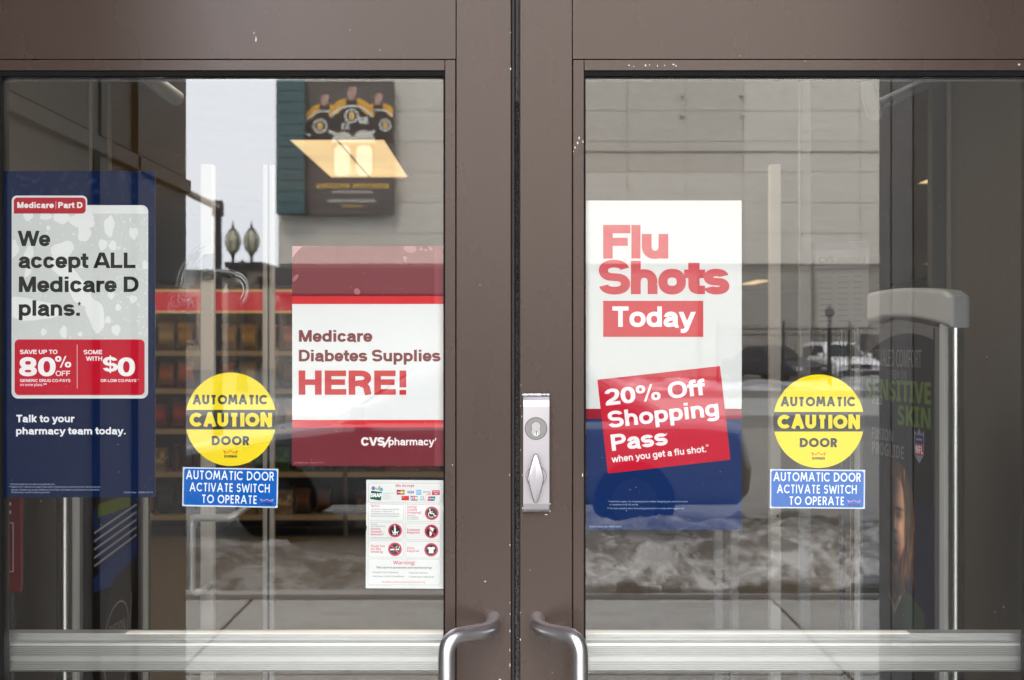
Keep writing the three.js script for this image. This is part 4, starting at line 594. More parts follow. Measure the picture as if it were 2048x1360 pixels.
    if (face > 0) { let l = 0.13 + 0.95 * light * (1 - 0.35 * sm(0.5, 0.95, u)) - 0.12 * sm(0.5, 1, v);
      l -= 0.42 * bump(u, v, 0.34, -0.13, 0.22, 0.085) + 0.45 * bump(u, v, -0.38, -0.13, 0.22, 0.085) + 0.5 * bump(u, v, 0.36, -0.27, 0.27, 0.045) + 0.25 * bump(u, v, -0.14, 0.13, 0.13, 0.35) + 0.4 * bump(u, v, 0.0, 0.27, 0.2, 0.05) + 0.38 * bump(u, v, 0.02, 0.53, 0.3, 0.04) + 0.2 * bump(u, v, 0.1, 0.82, 0.55, 0.25) + 0.16 * bump(u, v, 0.05, 0.42, 0.4, 0.07);
      l += 0.22 * bump(u, v, 0.06, 0.05, 0.07, 0.22) + 0.18 * bump(u, v, 0.42, 0.14, 0.2, 0.14) + 0.12 * bump(u, v, 0.2, -0.5, 0.4, 0.2) + 0.14 * bump(u, v, 0.42, -0.12, 0.05, 0.02) + 0.1 * grain; l = Math.max(0.03, l);
      const cheek = 1 - sm(0.45, 0.8, v) * 0.25; c = mixc(c, [250 * l, 188 * l * cheek, 148 * l * cheek], face * (1 - 0.96 * sm(0.62, 0.8, Math.abs(u - 0.02) + 0.25 * Math.max(0, -v - 0.35)))); }
    D[(j * pw + i) * 4] = c[0]; D[(j * pw + i) * 4 + 1] = c[1]; D[(j * pw + i) * 4 + 2] = c[2]; D[(j * pw + i) * 4 + 3] = 255;
  }
  x.putImageData(im, px0, py0);
  x.fillStyle = 'rgb(14,16,24)'; x.fillRect(0, Y(0.80), 520, 400);
});
const tAd2 = canvasTex(520, 1467, (x) => { // a razor standing on a navy ground
  x.fillStyle = 'rgb(9,13,34)'; x.fillRect(0, 0, 520, 1467); const gy = (m) => (m + 0.16) / 1.27 * 1467;
  x.fillStyle = 'rgb(30,62,130)'; x.beginPath(); x.moveTo(60, gy(0.30)); x.lineTo(490, gy(0.28)); x.lineTo(470, gy(0.43)); x.lineTo(120, gy(0.47)); x.fill();
  x.fillStyle = 'rgb(120,140,30)'; x.fillRect(110, gy(0.29), 300, 40);
  for (let i = 0; i < 5; i++) { x.strokeStyle = 'rgb(215,215,212)'; x.lineWidth = 7; x.beginPath(); x.moveTo(80, gy(0.36 + i * 0.021)); x.lineTo(470, gy(0.325 + i * 0.021)); x.stroke(); }
  x.fillStyle = 'rgb(34,72,150)'; x.beginPath(); x.moveTo(70, gy(0.475)); x.lineTo(480, gy(0.42)); x.lineTo(470, gy(0.47)); x.lineTo(300, gy(0.52)); x.lineTo(80, gy(0.51)); x.fill();
  x.fillStyle = 'rgb(56,52,52)'; x.beginPath(); x.moveTo(250, gy(0.50)); x.lineTo(460, gy(0.47)); x.bezierCurveTo(400, gy(0.62), 430, gy(0.72), 330, gy(0.96)); x.lineTo(210, gy(0.96)); x.bezierCurveTo(150, gy(0.78), 110, gy(0.70), 170, gy(0.60)); x.fill();
  x.strokeStyle = 'rgb(190,190,190)'; x.lineWidth = 6; x.beginPath(); x.ellipse(280, gy(0.64), 110, 78, -0.35, 0, 7); x.stroke(); T(x, 'FUSION', 205, gy(0.655), 160, 40, 'rgb(170,166,162)', {}); x.beginPath(); x.moveTo(150, gy(0.62)); x.bezierCurveTo(140, gy(0.74), 230, gy(0.80), 260, gy(0.96)); x.moveTo(420, gy(0.56)); x.bezierCurveTo(400, gy(0.70), 340, gy(0.80), 320, gy(0.96)); x.stroke();
});
pedestal('grey security pedestal with shaving advert of a long-haired man', tAd, [1.083, -0.9], [0.985, -1.45], true);
pedestal('grey security pedestal with razor advert below the blue poster', tAd2, [-1.09, -0.9], [-1.05, -1.45], false);
{ // shop hours board standing behind the flu poster's door
  const t = canvasTex(300, 620, (x) => { x.fillStyle = 'rgb(176,176,170)'; x.fillRect(0, 0, 300, 620); x.fillStyle = 'rgb(120,92,110)'; x.fillRect(0, 0, 300, 60); x.fillRect(0, 190, 300, 18); T(x, 'CVS', 20, 150, 92, 44, 'rgb(116,66,74)', { stroke: 0.05 }); T(x, '/pharmacy', 114, 148, 170, 40, 'rgb(116,66,74)', {});
    x.fillStyle = 'rgb(120,120,118)'; for (let i = 0; i < 9; i++) { x.fillRect(30, 250 + i * 40, 70, 9); x.fillRect(130, 250 + i * 40, 60, 9); x.fillRect(215, 250 + i * 40, 50, 9); } });
  const p = thing('hours_board', 'pale shop hours board with a purple heading, beside the security pedestal', 'sign', [0.92, 0, -1.35], -0.5);
  const e = std({ color: lin(0.12, 0.1, 0.12), roughness: 0.6 }); obj('board', new THREE.BoxGeometry(0.15, 0.24, 0.006).translate(0, 1.725, 0), [e, e, e, e, std({ map: t, color: lin(0.30, 0.29, 0.30), roughness: 0.6 }), e], p); obj('stand', [cyl([0, 0.01, -0.008], [0, 1.6, -0.008], 0.008), cyl([0, 0.005, -0.008], [0, 0.02, -0.008], 0.11, 0.10, 24)], M.dark, p);
}
{ const p = thing('price_sign', 'narrow red sign at the edge of the vestibule below the blue poster', 'sign', [DX(20, -0.6), 0, -0.6]);
  const t = canvasTex(64, 400, (x) => { x.fillStyle = 'rgb(120,18,28)'; x.fillRect(0, 0, 64, 400); x.fillStyle = '#ddd'; for (let i = 0; i < 7; i++) x.fillRect(22, 20 + i * 24, 16, 10); x.strokeStyle = '#ccc'; x.lineWidth = 3; x.strokeRect(18, 200, 26, 140); });
  const e = std({ color: lin(0.2, 0.02, 0.03), roughness: 0.5 }); obj('panel', new THREE.BoxGeometry(0.05, 0.30, 0.012).translate(0, DY(1045, -0.6), 0), [e, e, e, e, std({ map: t, roughness: 0.5 }), e], p); obj('stand', [cyl([0, 0.01, -0.01], [0, DY(1000, -0.6), -0.01], 0.009), cyl([0, 0.004, -0.01], [0, 0.02, -0.01], 0.09, 0.08, 24)], M.dark, p); }

// ---------------------------------------------------------------- the shop: lit ceiling panels, shelves
const WARM = new THREE.Color().setRGB(1, 0.70, 0.33);
function ceilingLight(label, x0, x1, z0, z1, power, glow = 0.27, tint = WARM) {
  const t = thing('ceiling_light', label, 'ceiling light', [(x0 + x1) / 2, 2.75, (z0 + z1) / 2], 0, 'lit panels in the shop ceiling'), w = x1 - x0, d = z1 - z0;
  const em = std({ color: lin(0.4, 0.35, 0.28), roughness: 0.6, emissive: tint, emissiveIntensity: glow, emissiveMap: tDiff });
  const pg = (a, b) => { const g = new THREE.PlaneGeometry(b - a, d - 0.02); g.rotateX(Math.PI / 2); g.translate((a + b) / 2, -0.006, 0); return g; };
  obj('diffuser', pg(-w / 2 + 0.008, -0.004), em, t); obj('diffuser', pg(0.004, w / 2 - 0.008), em, t);
  obj('frame', [box(-w / 2, -w / 2 + 0.008, -0.012, -0.001, -d / 2, d / 2), box(w / 2 - 0.008, w / 2, -0.012, -0.001, -d / 2, d / 2), box(-0.004, 0.004, -0.011, -0.001, -d / 2 + 0.01, d / 2 - 0.01), box(-w / 2 + 0.0085, w / 2 - 0.0085, -0.0115, -0.001, -d / 2, -d / 2 + 0.0095), box(-w / 2 + 0.0085, w / 2 - 0.0085, -0.0115, -0.001, d / 2 - 0.0095, d / 2)], std({ color: lin(0.25, 0.2, 0.14), roughness: 0.6 }), t);
  const l = new THREE.RectAreaLight(tint, power, w, d); l.position.set((x0 + x1) / 2, 2.735, (z0 + z1) / 2); l.rotation.x = -Math.PI / 2; scene.add(l);
}
const tDiff = tex(256, (u, v) => 0.55 + 0.65 * nA(u * 0.15, v * 1.3) + 0.06 * (nB(u, v) - 0.5));
ceilingLight('wide warm ceiling light panel shining above the maroon diabetes poster', -1.31, -0.74, -6.66, -5.0, 2.4);
ceilingLight('warm ceiling light panel cut off at the frame, above the security pedestal', 3.02, 3.6, -7.0, -5.5, 2.4);
ceilingLight('small far ceiling light panel low over the chrome post of the pedestal', 6.35, 6.95, -16.6, -15.0, 2.4);
ceilingLight('tiny far ceiling light panel beside the flu poster', 4.78, 5.1, -23.4, -21.4, 2.4, 0.3);
ceilingLight('added warm ceiling light panel deep in the shop, hidden behind the meeting stiles', 0.2, 0.8, -12.6, -11, 2.4);  // unseen panel added to light the shop
ceilingLight('added unseen warm ceiling light panel deep in the shop, behind the blue poster', -4.4, -3.8, -6.8, -5.2, 2.4);  // another panel out of view, added for the shop lighting
ceilingLight('added unseen ceiling light panel over the vestibule between the two pairs of doors', -0.3, 0.3, -1.55, -0.95, 3.4, 0.5, new THREE.Color().setRGB(1, 0.92, 0.80));  // added lamp above the view, brightens vestibule walls, stiles and pedestals
{
  const Z = -7.5, x0 = -3.4, x1 = 1.8, bays = 5, bw = (x1 - x0) / bays, sh = thing('shelving', 'long dim shop shelving under a red fascia with added glow', 'shelving', [0, 0, Z]);
  const m = std({ color: lin(0.06, 0.045, 0.035), roughness: 0.6 }), mS = std({ color: lin(0.15, 0.12, 0.09), roughness: 0.5 });
  obj('back_panel', box(x0, x1, 0.02, 2.02, -0.48, -0.46), m, sh);
  for (let i = 0; i <= bays; i++) obj('upright', box(x0 + i * bw - 0.015, x0 + i * bw + 0.015, 0.02, 1.765, -0.455, -0.02), m, sh);
  const ys = [0.18, 0.52, 0.86, 1.18, 1.48];
  for (const y of ys) for (let i = 0; i < bays; i++) { const s = obj('shelf', box(x0 + i * bw + 0.017, x0 + (i + 1) * bw - 0.017, y - 0.025, y, -0.45, 0), mS, sh); obj('price_rail', box(x0 + i * bw + 0.018, x0 + (i + 1) * bw - 0.018, y - 0.035, y + 0.004, 0.001, 0.006), std({ color: lin(0.30, 0.26, 0.2), roughness: 0.4 }), s); }
  const red = std({ color: lin(0.35, 0.01, 0.03), roughness: 0.5, emissive: lin(1, 0.05, 0.085), emissiveIntensity: 0.07 }); red.name = 'glowing_red_face';  // red face and its trim given a faint glow, with no lamp
  const f = obj('glowing_fascia', box(x0, x1, DY(622, Z) + 0.002, DY(583, Z) - 0.002, -0.06, 0.004), red, sh);
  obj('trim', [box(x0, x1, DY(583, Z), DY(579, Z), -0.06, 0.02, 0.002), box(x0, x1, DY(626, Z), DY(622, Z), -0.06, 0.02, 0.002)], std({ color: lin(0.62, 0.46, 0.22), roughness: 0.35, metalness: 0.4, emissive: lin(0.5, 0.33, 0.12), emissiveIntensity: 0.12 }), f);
  // goods, each a thing of its own
  const r = rng(12), tones = [['orange', [0.50, 0.13, 0.02]], ['yellow', [0.52, 0.32, 0.03]], ['red', [0.42, 0.03, 0.03]], ['green', [0.05, 0.20, 0.06]], ['brown', [0.16, 0.07, 0.03]], ['dark blue', [0.03, 0.05, 0.17]], ['cream', [0.5, 0.42, 0.3]]];
  const pn = fbm(55, 8, 3, 0.7), band = (g, y0, y1, h) => { g = g.index ? g.toNonIndexed() : g; const p = g.attributes.position, c = new Float32Array(p.count * 3); for (let i = 0; i < p.count; i++) { const X = p.getX(i), Yv = p.getY(i), q = pn(X * 3.1 + h, Yv * 3.3), q2 = pn(X * 4.7 + 0.4, Yv * 5.1 + h), b2 = Yv > h * y0 && Yv < h * y1; let k = 0.45 + 1.3 * Math.max(0, q - 0.3); const w = b2 && q2 > 0.5 ? 1.9 : k; c.set([w, b2 && q2 > 0.5 ? w * 0.95 : k * (0.7 + q2 * 0.5), b2 && q2 > 0.5 ? w * 0.8 : k * (0.6 + q2 * 0.6)], i * 3); } g.setAttribute('color', new THREE.BufferAttribute(c, 3)); return g; };
  const pouch = () => { const g = new THREE.SphereGeometry(1, 26, 20); const p = g.attributes.position; for (let i = 0; i < p.count; i++) { let [a, b, c] = [p.getX(i), p.getY(i), p.getZ(i)]; const e = (v, q) => Math.sign(v) * Math.pow(Math.abs(v), q); p.setXYZ(i, e(a, 0.28) * (0.072 - 0.006 * Math.cos(b * 6) + 0.006 * Math.abs(b)), e(b, 0.35) * 0.115 + 0.115, c * 0.04 * (1 - b * b * 0.8)); } g.computeVertexNormals(); return band(g, 0.35, 0.68, 0.23); };
  const carton = () => band(new THREE.BoxGeometry(0.13, 0.19, 0.06, 8, 12, 2).translate(0, 0.095, 0), 0.4, 0.8, 0.19);
  const bottle = () => band(new THREE.LatheGeometry([[0, 0], [0.035, 0], [0.037, 0.02], [0.037, 0.13], [0.016, 0.17], [0.016, 0.2], [0.019, 0.2], [0.019, 0.225], [0, 0.225]].map(([a, b]) => new THREE.Vector2(a, b)), 20), 0.2, 0.5, 0.225);
  const kinds = [['snack_pouch', 'snack pouch', pouch()], ['carton', 'carton', carton()], ['bottle', 'bottle', bottle()]], mats = tones.map(([, c]) => std({ color: lin(...c.map((v) => v * 0.42)), roughness: 0.4, vertexColors: true }));
  const shelfWord = ['lowest', 'fourth', 'middle', 'second', 'top'];
  const runs = {};
  ys.forEach((y, k) => {
    let x = x0 + 0.14, tone = 0, kind = 0, run = 0, serial = 0;
    while (x < x1 - 0.1) {
      if (!run) { tone = Math.floor(r() * tones.length); kind = k >= 3 ? 0 : Math.floor(r() * 3); run = 2 + Math.floor(r() * 3); serial++; }
      run--; const step = kind === 2 ? 0.085 : kind === 0 ? 0.165 : 0.145, off = ((x - x0) % bw);
      const seen = (x > -3.2 && x < -0.45) || (x > 1.55);
      if (seen && off > 0.08 && off < bw - 0.08) {
        const [nm, word, g] = kinds[kind], side = x > 0 ? 'behind the flu poster door' : x < -2.3 ? 'beside the blue poster' : x < -1.6 ? 'behind the yellow sticker' : 'behind the maroon poster';
        const o = obj(nm, g, mats[tone]); o.position.set(x, y + 0.001, Z - 0.09 - 0.05 * r()); o.rotation.y = (r() - 0.5) * 0.25; o.scale.setScalar(0.94 + 0.12 * r());
        (runs[`${tone} ${kind} ${k} ${side}`] ??= []).push(o); tag(o, `${tones[tone][0]} ${word} on the ${shelfWord[k]} shelf ${side}`, kind === 0 ? 'snack' : kind === 1 ? 'carton' : 'bottle', `${tones[tone][0]} ${word === 'snack pouch' ? 'snack pouche' : word}s on the ${shelfWord[k]} shelf ${side}`);
      }
      x += step;
    }
  });
  const nth = ['leftmost', 'second-left', 'third-left', 'fourth-left', 'fifth-left', 'sixth-left', 'seventh-left', 'eighth-left', 'ninth-left'], count = ['', '', 'two', 'three', 'four', 'five', 'six', 'seven', 'eight', 'nine'];
  for (const run of Object.values(runs)) if (run.length > 1 && run.length < 10) run.forEach((o, i) => { o.userData.label = `${nth[i]} of ${count[run.length]} ${o.userData.group}`; });
}

// ---------------------------------------------------------------- the street behind the camera, seen in the glass
{ // dirty snow ploughed along the kerb
  const nx = 320, nz = 70, X0 = -13, X1 = 13, Z0 = 5.3, Z1 = 7.5, g = new THREE.PlaneGeometry(X1 - X0, Z1 - Z0, nx, nz); g.rotateX(-Math.PI / 2); g.translate((X0 + X1) / 2, 0, (Z0 + Z1) / 2);
  const p = g.attributes.position, a = fbm(61, 4, 5, 0.55), b = fbm(67, 16, 4, 0.6);
  for (let i = 0; i < p.count; i++) {
    const x = p.getX(i), z = p.getZ(i), u = (z - Z0) / (Z1 - Z0), hump = Math.pow(Math.max(0, Math.sin(Math.PI * Math.pow(u, 0.8))), 0.9), side = x > 0.2 ? 0.26 : x > -1.6 ? 0.06 : 0.12, lump = a(x / 13 + 0.5, z / 6);
    p.setY(i, -0.13 + hump * (side * (0.55 + 0.9 * lump) + 0.13) + hump * (x > 0.2 ? 0.30 : 0.18) * (b(x / 4, z / 4) - 0.5));
  }
  g.computeVertexNormals();
  const vc = new Float32Array(p.count * 3), e = fbm(73, 10, 4, 0.6); for (let i = 0; i < p.count; i++) { const u = (p.getZ(i) - Z0) / (Z1 - Z0), k = Math.max(0.24, Math.min(1, 1.25 - 2.3 * u + 1.0 * (e(p.getX(i) / 5, p.getZ(i) / 5) - 0.5) + (p.getX(i) > 0.2 ? 0 : -0.45))); const rim = p.getX(i) > 3.2 && u > 0.45 ? 0.42 : 0, toeShade = u < 0.06 ? 0.3 : 1, m2 = Math.max(k, rim) * toeShade; vc.set([m2, m2 * 0.975, m2 * 0.94], i * 3); }
  g.setAttribute('color', new THREE.BufferAttribute(vc, 3));   // clean low down, grimy towards the road; shade painted in at the foot
  const s = obj('snow_bank', uvm(g, 1.15), std({ vertexColors: true, map: tSnow, roughness: 0.9, bumpMap: tBump, bumpScale: 0.01 })); s.userData = { kind: 'stuff', label: 'dirty grey snow bank heaped along the kerb', category: 'snow' };
  const f = new THREE.PlaneGeometry(34, 5, 200, 30); f.rotateX(-Math.PI / 2); f.translate(17, 0, 41); const q = f.attributes.position, c = fbm(71, 8, 5, 0.6);
  for (let i = 0; i < q.count; i++) { const u = (q.getZ(i) - 38.5) / 5; q.setY(i, -0.15 + Math.pow(Math.max(0, Math.sin(Math.PI * u)), 1.2) * (-0.05 + 0.9 * Math.pow(c(q.getX(i) / 14, q.getZ(i) / 14), 1.5))); }
  f.computeVertexNormals(); const s2 = obj('snow_heap', uvm(f, 0.3), std({ color: lin(0.36, 0.36, 0.37), map: tex(256, (u, v) => Math.max(0.2, 2.2 * nA(u, v) - 0.5)), roughness: 0.9 })); s2.userData = { kind: 'stuff', label: 'white snow heaped at the foot of the iron fence', category: 'snow' };
}
function makeCar(label, col, { L = 4.7, Wd = 1.84, H = 1.64, suv = true }, pos, turn, rough = 0.3) {
  const t = thing('parked_car', label, 'car', pos, turn), body = std({ color: lin(...col), roughness: rough, metalness: 0.2, clearcoat: 0.15, clearcoatRoughness: 0.2 }), glass = std({ color: lin(0.03, 0.035, 0.04), roughness: 0.08, metalness: 0, ior: 1.3 });
  const h = L / 2, belt = H * 0.61, hood = suv ? H * 0.62 : H * 0.58;
  obj('body', extrude([[-h, 0.42], [-h - 0.02, 0.62], [-h + 0.06, belt], [-h + 0.4, belt + 0.05], [h * 0.36, belt + 0.03], [h * 0.62, hood], [h - 0.12, hood - 0.14], [h, hood - 0.3], [h + 0.02, 0.5], [h - 0.1, 0.30], [-h + 0.1, 0.30]], Wd, 0.1, 4), body, t);
  const cab = suv ? [[-h + 0.12, belt], [-h + 0.3, H - 0.08], [-h + 0.6, H - 0.02], [h * 0.02, H - 0.02], [h * 0.12, H - 0.09], [h * 0.44, belt]] : [[-h + 0.5, belt], [-h * 0.42, H - 0.05], [-h * 0.2, H], [h * 0.02, H - 0.02], [h * 0.12, H - 0.08], [h * 0.44, belt]];
  const taper = (g) => { const p = g.attributes.position; for (let i = 0; i < p.count; i++) p.setZ(i, p.getZ(i) * (1 - 0.2 * Math.max(0, (p.getY(i) - belt) / (H - belt)))); g.computeVertexNormals(); return g; };
  const cabin = obj('cabin', taper(extrude(cab, Wd - 0.2, 0.12, 4)), body, t);
  const win = (pts) => { for (const s of [-1, 1]) { const g = extrude(pts, 0.012, 0.002); g.translate(0, 0, s * (Wd / 2 - 0.097)); obj('window', taper(g), glass, cabin); } };
  if (suv) { win([[-h + 0.32, belt + 0.06], [-h + 0.45, H - 0.16], [-h * 0.42, H - 0.15], [-h * 0.42, belt + 0.06]]); win([[-h * 0.37, belt + 0.06], [-h * 0.37, H - 0.15], [h * 0.04, H - 0.15], [h * 0.34, belt + 0.06]]); }
  else win([[-h * 0.66, belt + 0.05], [-h * 0.36, H - 0.14], [0, H - 0.13], [h * 0.33, belt + 0.05]]);
  const ws = new THREE.BoxGeometry(0.012, 1, 1), A = [h * 0.12, H - 0.1], B = [h * 0.43, belt + 0.03], len = Math.hypot(B[0] - A[0], B[1] - A[1]); ws.scale(1, len - 0.08, Wd - 0.42); ws.rotateZ(Math.atan2(A[1] - B[1], A[0] - B[0]) - Math.PI / 2); ws.translate((A[0] + B[0]) / 2 + 0.012, (A[1] + B[1]) / 2 + 0.01, 0); obj('windscreen', taper(ws), glass, cabin);
  for (const sx of [-0.6, 0.62]) for (const s of [-1, 1]) {
    const wh = obj('wheel', cyl([sx * h, 0.34, s * (Wd / 2 - 0.21)], [sx * h, 0.34, s * (Wd / 2 + 0.012)], 0.34, 0.34, 28), M.rubber, t); obj('rim', cyl([sx * h, 0.34, s * (Wd / 2 - 0.1)], [sx * h, 0.34, s * (Wd / 2 + 0.022)], 0.21, 0.19, 20), M.dark, wh);
  }
  obj('grille', box(h - 0.02, h + 0.035, hood - 0.42, hood - 0.22, -0.42, 0.42, 0.01), M.dark, t); obj('bumper', box(h - 0.1, h + 0.06, 0.36, 0.55, -Wd / 2 + 0.08, Wd / 2 - 0.08, 0.03), std({ color: lin(0.08, 0.08, 0.08), roughness: 0.6 }), t);
  for (const s of [-1, 1]) { obj('headlight', box(h - 0.1, h + 0.03, hood - 0.40, hood - 0.24, s * 0.66 - 0.17, s * 0.66 + 0.17, 0.03), std({ color: lin(0.7, 0.7, 0.72), roughness: 0.1, metalness: 0.5 }), t); obj('wing_mirror', box(h * 0.30, h * 0.36, belt + 0.03, belt + 0.19, s * (Wd / 2 + 0.09) - 0.1, s * (Wd / 2 + 0.09) + 0.1, 0.03), body, t); }
  if (suv) obj('roof_rail', [box(-h + 0.5, 0, H - 0.005, H + 0.035, 0.6, 0.63, 0.008), box(-h + 0.5, 0, H - 0.005, H + 0.035, -0.63, -0.6, 0.008)], M.aluDull, t);
  return t;
}
makeCar('silver grey car in the near lane, mirrored across the posters', [0.12, 0.124, 0.133], { L: 4.9, H: 1.58, suv: false }, [-0.45, -0.12, 8.9], Math.PI, 0.25);
makeCar('white four-wheel drive parked nose-on behind the iron fence', [0.85, 0.85, 0.85], { L: 4.7, H: 1.64 }, [MX(1680, 46), -0.14, 46.3], Math.PI / 2 - 0.1);
makeCar('dark saloon parked behind the iron fence beside the white car', [0.03, 0.035, 0.05], { L: 4.5, H: 1.5, suv: false }, [MX(1552, 46), -0.14, 46.4], Math.PI / 2 - 0.5);
makeCar('dark van parked behind the iron fence at the building corner', [0.02, 0.02, 0.022], { L: 4.9, H: 1.95 }, [MX(1775, 48.5), -0.14, 48.5], Math.PI / 2);
{ // iron fence across the street
  const z = 42.3, x0 = 7.6, x1 = 28, f = thing('iron_fence', 'black iron picket fence in front of the parked cars', 'fence', [0, -0.14, z]), m = std({ color: lin(0.012, 0.012, 0.013), roughness: 0.5 });
  const gs = []; for (let x = x0; x <= x1; x += 0.15) gs.push(box(x - 0.013, x + 0.013, 0.1, 2.25, -0.013, 0.013)); obj('pickets', gs, m, f).userData.kind = 'stuff';
  for (const y of [0.22, 1.9, 2.12]) obj('rail', box(x0, x1, y - 0.022, y + 0.022, -0.02, 0.02), m, f);
  for (let x = x0; x <= x1; x += 2.44) obj('post', [box(x - 0.035, x + 0.035, 0, 2.32, -0.035, 0.035, 0.004), new THREE.SphereGeometry(0.05, 12, 8).translate(x, 2.37, 0)], m, f);
}
{ // black post with a round head by the fence
  const z = 40, p = thing('lantern_post', 'short black lantern post standing before the iron fence', 'lamp post', [MX(1660, z), -0.12, z]), m = std({ color: lin(0.012, 0.012, 0.013), roughness: 0.5 });
  obj('pole', cyl([0, 0, 0], [0, 2.5, 0], 0.075, 0.06), m, p); obj('head', [new THREE.SphereGeometry(0.17, 18, 12).scale(1, 1.15, 1).translate(0, 2.66, 0), cyl([0, 2.72, 0], [0, 2.95, 0], 0.05, 0.012)], m, p);
}
const mStoneB = std({ color: lin(0.27, 0.245, 0.21), map: tStone, roughness: 0.85 });
{ // the big pale building opposite, clad in large panels
  const Z = 52, b = thing('panel_building', 'large beige building clad in square panels across the street', 'building', [0, 0, 0]);
  const xl = MX(556, Z), xr = 33, y0 = MY(528, Z), W = 2.62, H = 1.38, tones = [0.60, 0.59, 0.61, 0.597].map((k) => std({ color: lin(k, k * 0.94, k * 0.83), map: tStone, roughness: 0.8 }));
  obj('wall', box(xl + 0.02, xr, -0.14, 27, Z + 0.06, Z + 16), std({ color: lin(0.20, 0.185, 0.165), roughness: 0.9 }), b);
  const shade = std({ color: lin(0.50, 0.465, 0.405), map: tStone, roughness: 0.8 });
  const g = box(-W / 2 + 0.008, W / 2 - 0.008, -H / 2 + 0.008, H / 2 - 0.008, 0, 0.06, 0.006), r = rng(17); let n = 0;
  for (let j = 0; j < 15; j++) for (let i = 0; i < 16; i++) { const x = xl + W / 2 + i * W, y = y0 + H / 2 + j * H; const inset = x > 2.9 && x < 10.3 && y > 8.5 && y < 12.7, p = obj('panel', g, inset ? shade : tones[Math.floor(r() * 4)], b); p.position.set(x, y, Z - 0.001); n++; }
  obj('cable', [box(-2.4, 19, MY(304, Z), MY(304, Z) + 0.03, Z - 0.06, Z - 0.03)], M.dark, b);
  for (const px of [1364, 1484]) for (const py of [190, 230]) obj('floodlight', box(MX(px, Z) - 0.07, MX(px, Z) + 0.07, MY(py, Z) - 0.1, MY(py, Z) + 0.1, Z - 0.14, Z - 0.005, 0.02), M.aluDull, b);
  const bay = std({ color: lin(0.30, 0.28, 0.25), map: tStone, roughness: 0.85 });
  for (let i = 0; i < 6; i++) obj('bay', box(-1.7 + i * 5.15, 3.2 + i * 5.15, -0.1, y0 - 0.4, Z + 0.0, Z + 0.05), bay, b);
  obj('canopy', box(xl, -2.9, y0 - 1.4, y0 - 0.25, Z - 1.6, Z + 0.05), std({ color: lin(0.09, 0.08, 0.078), roughness: 0.8 }), b);
}
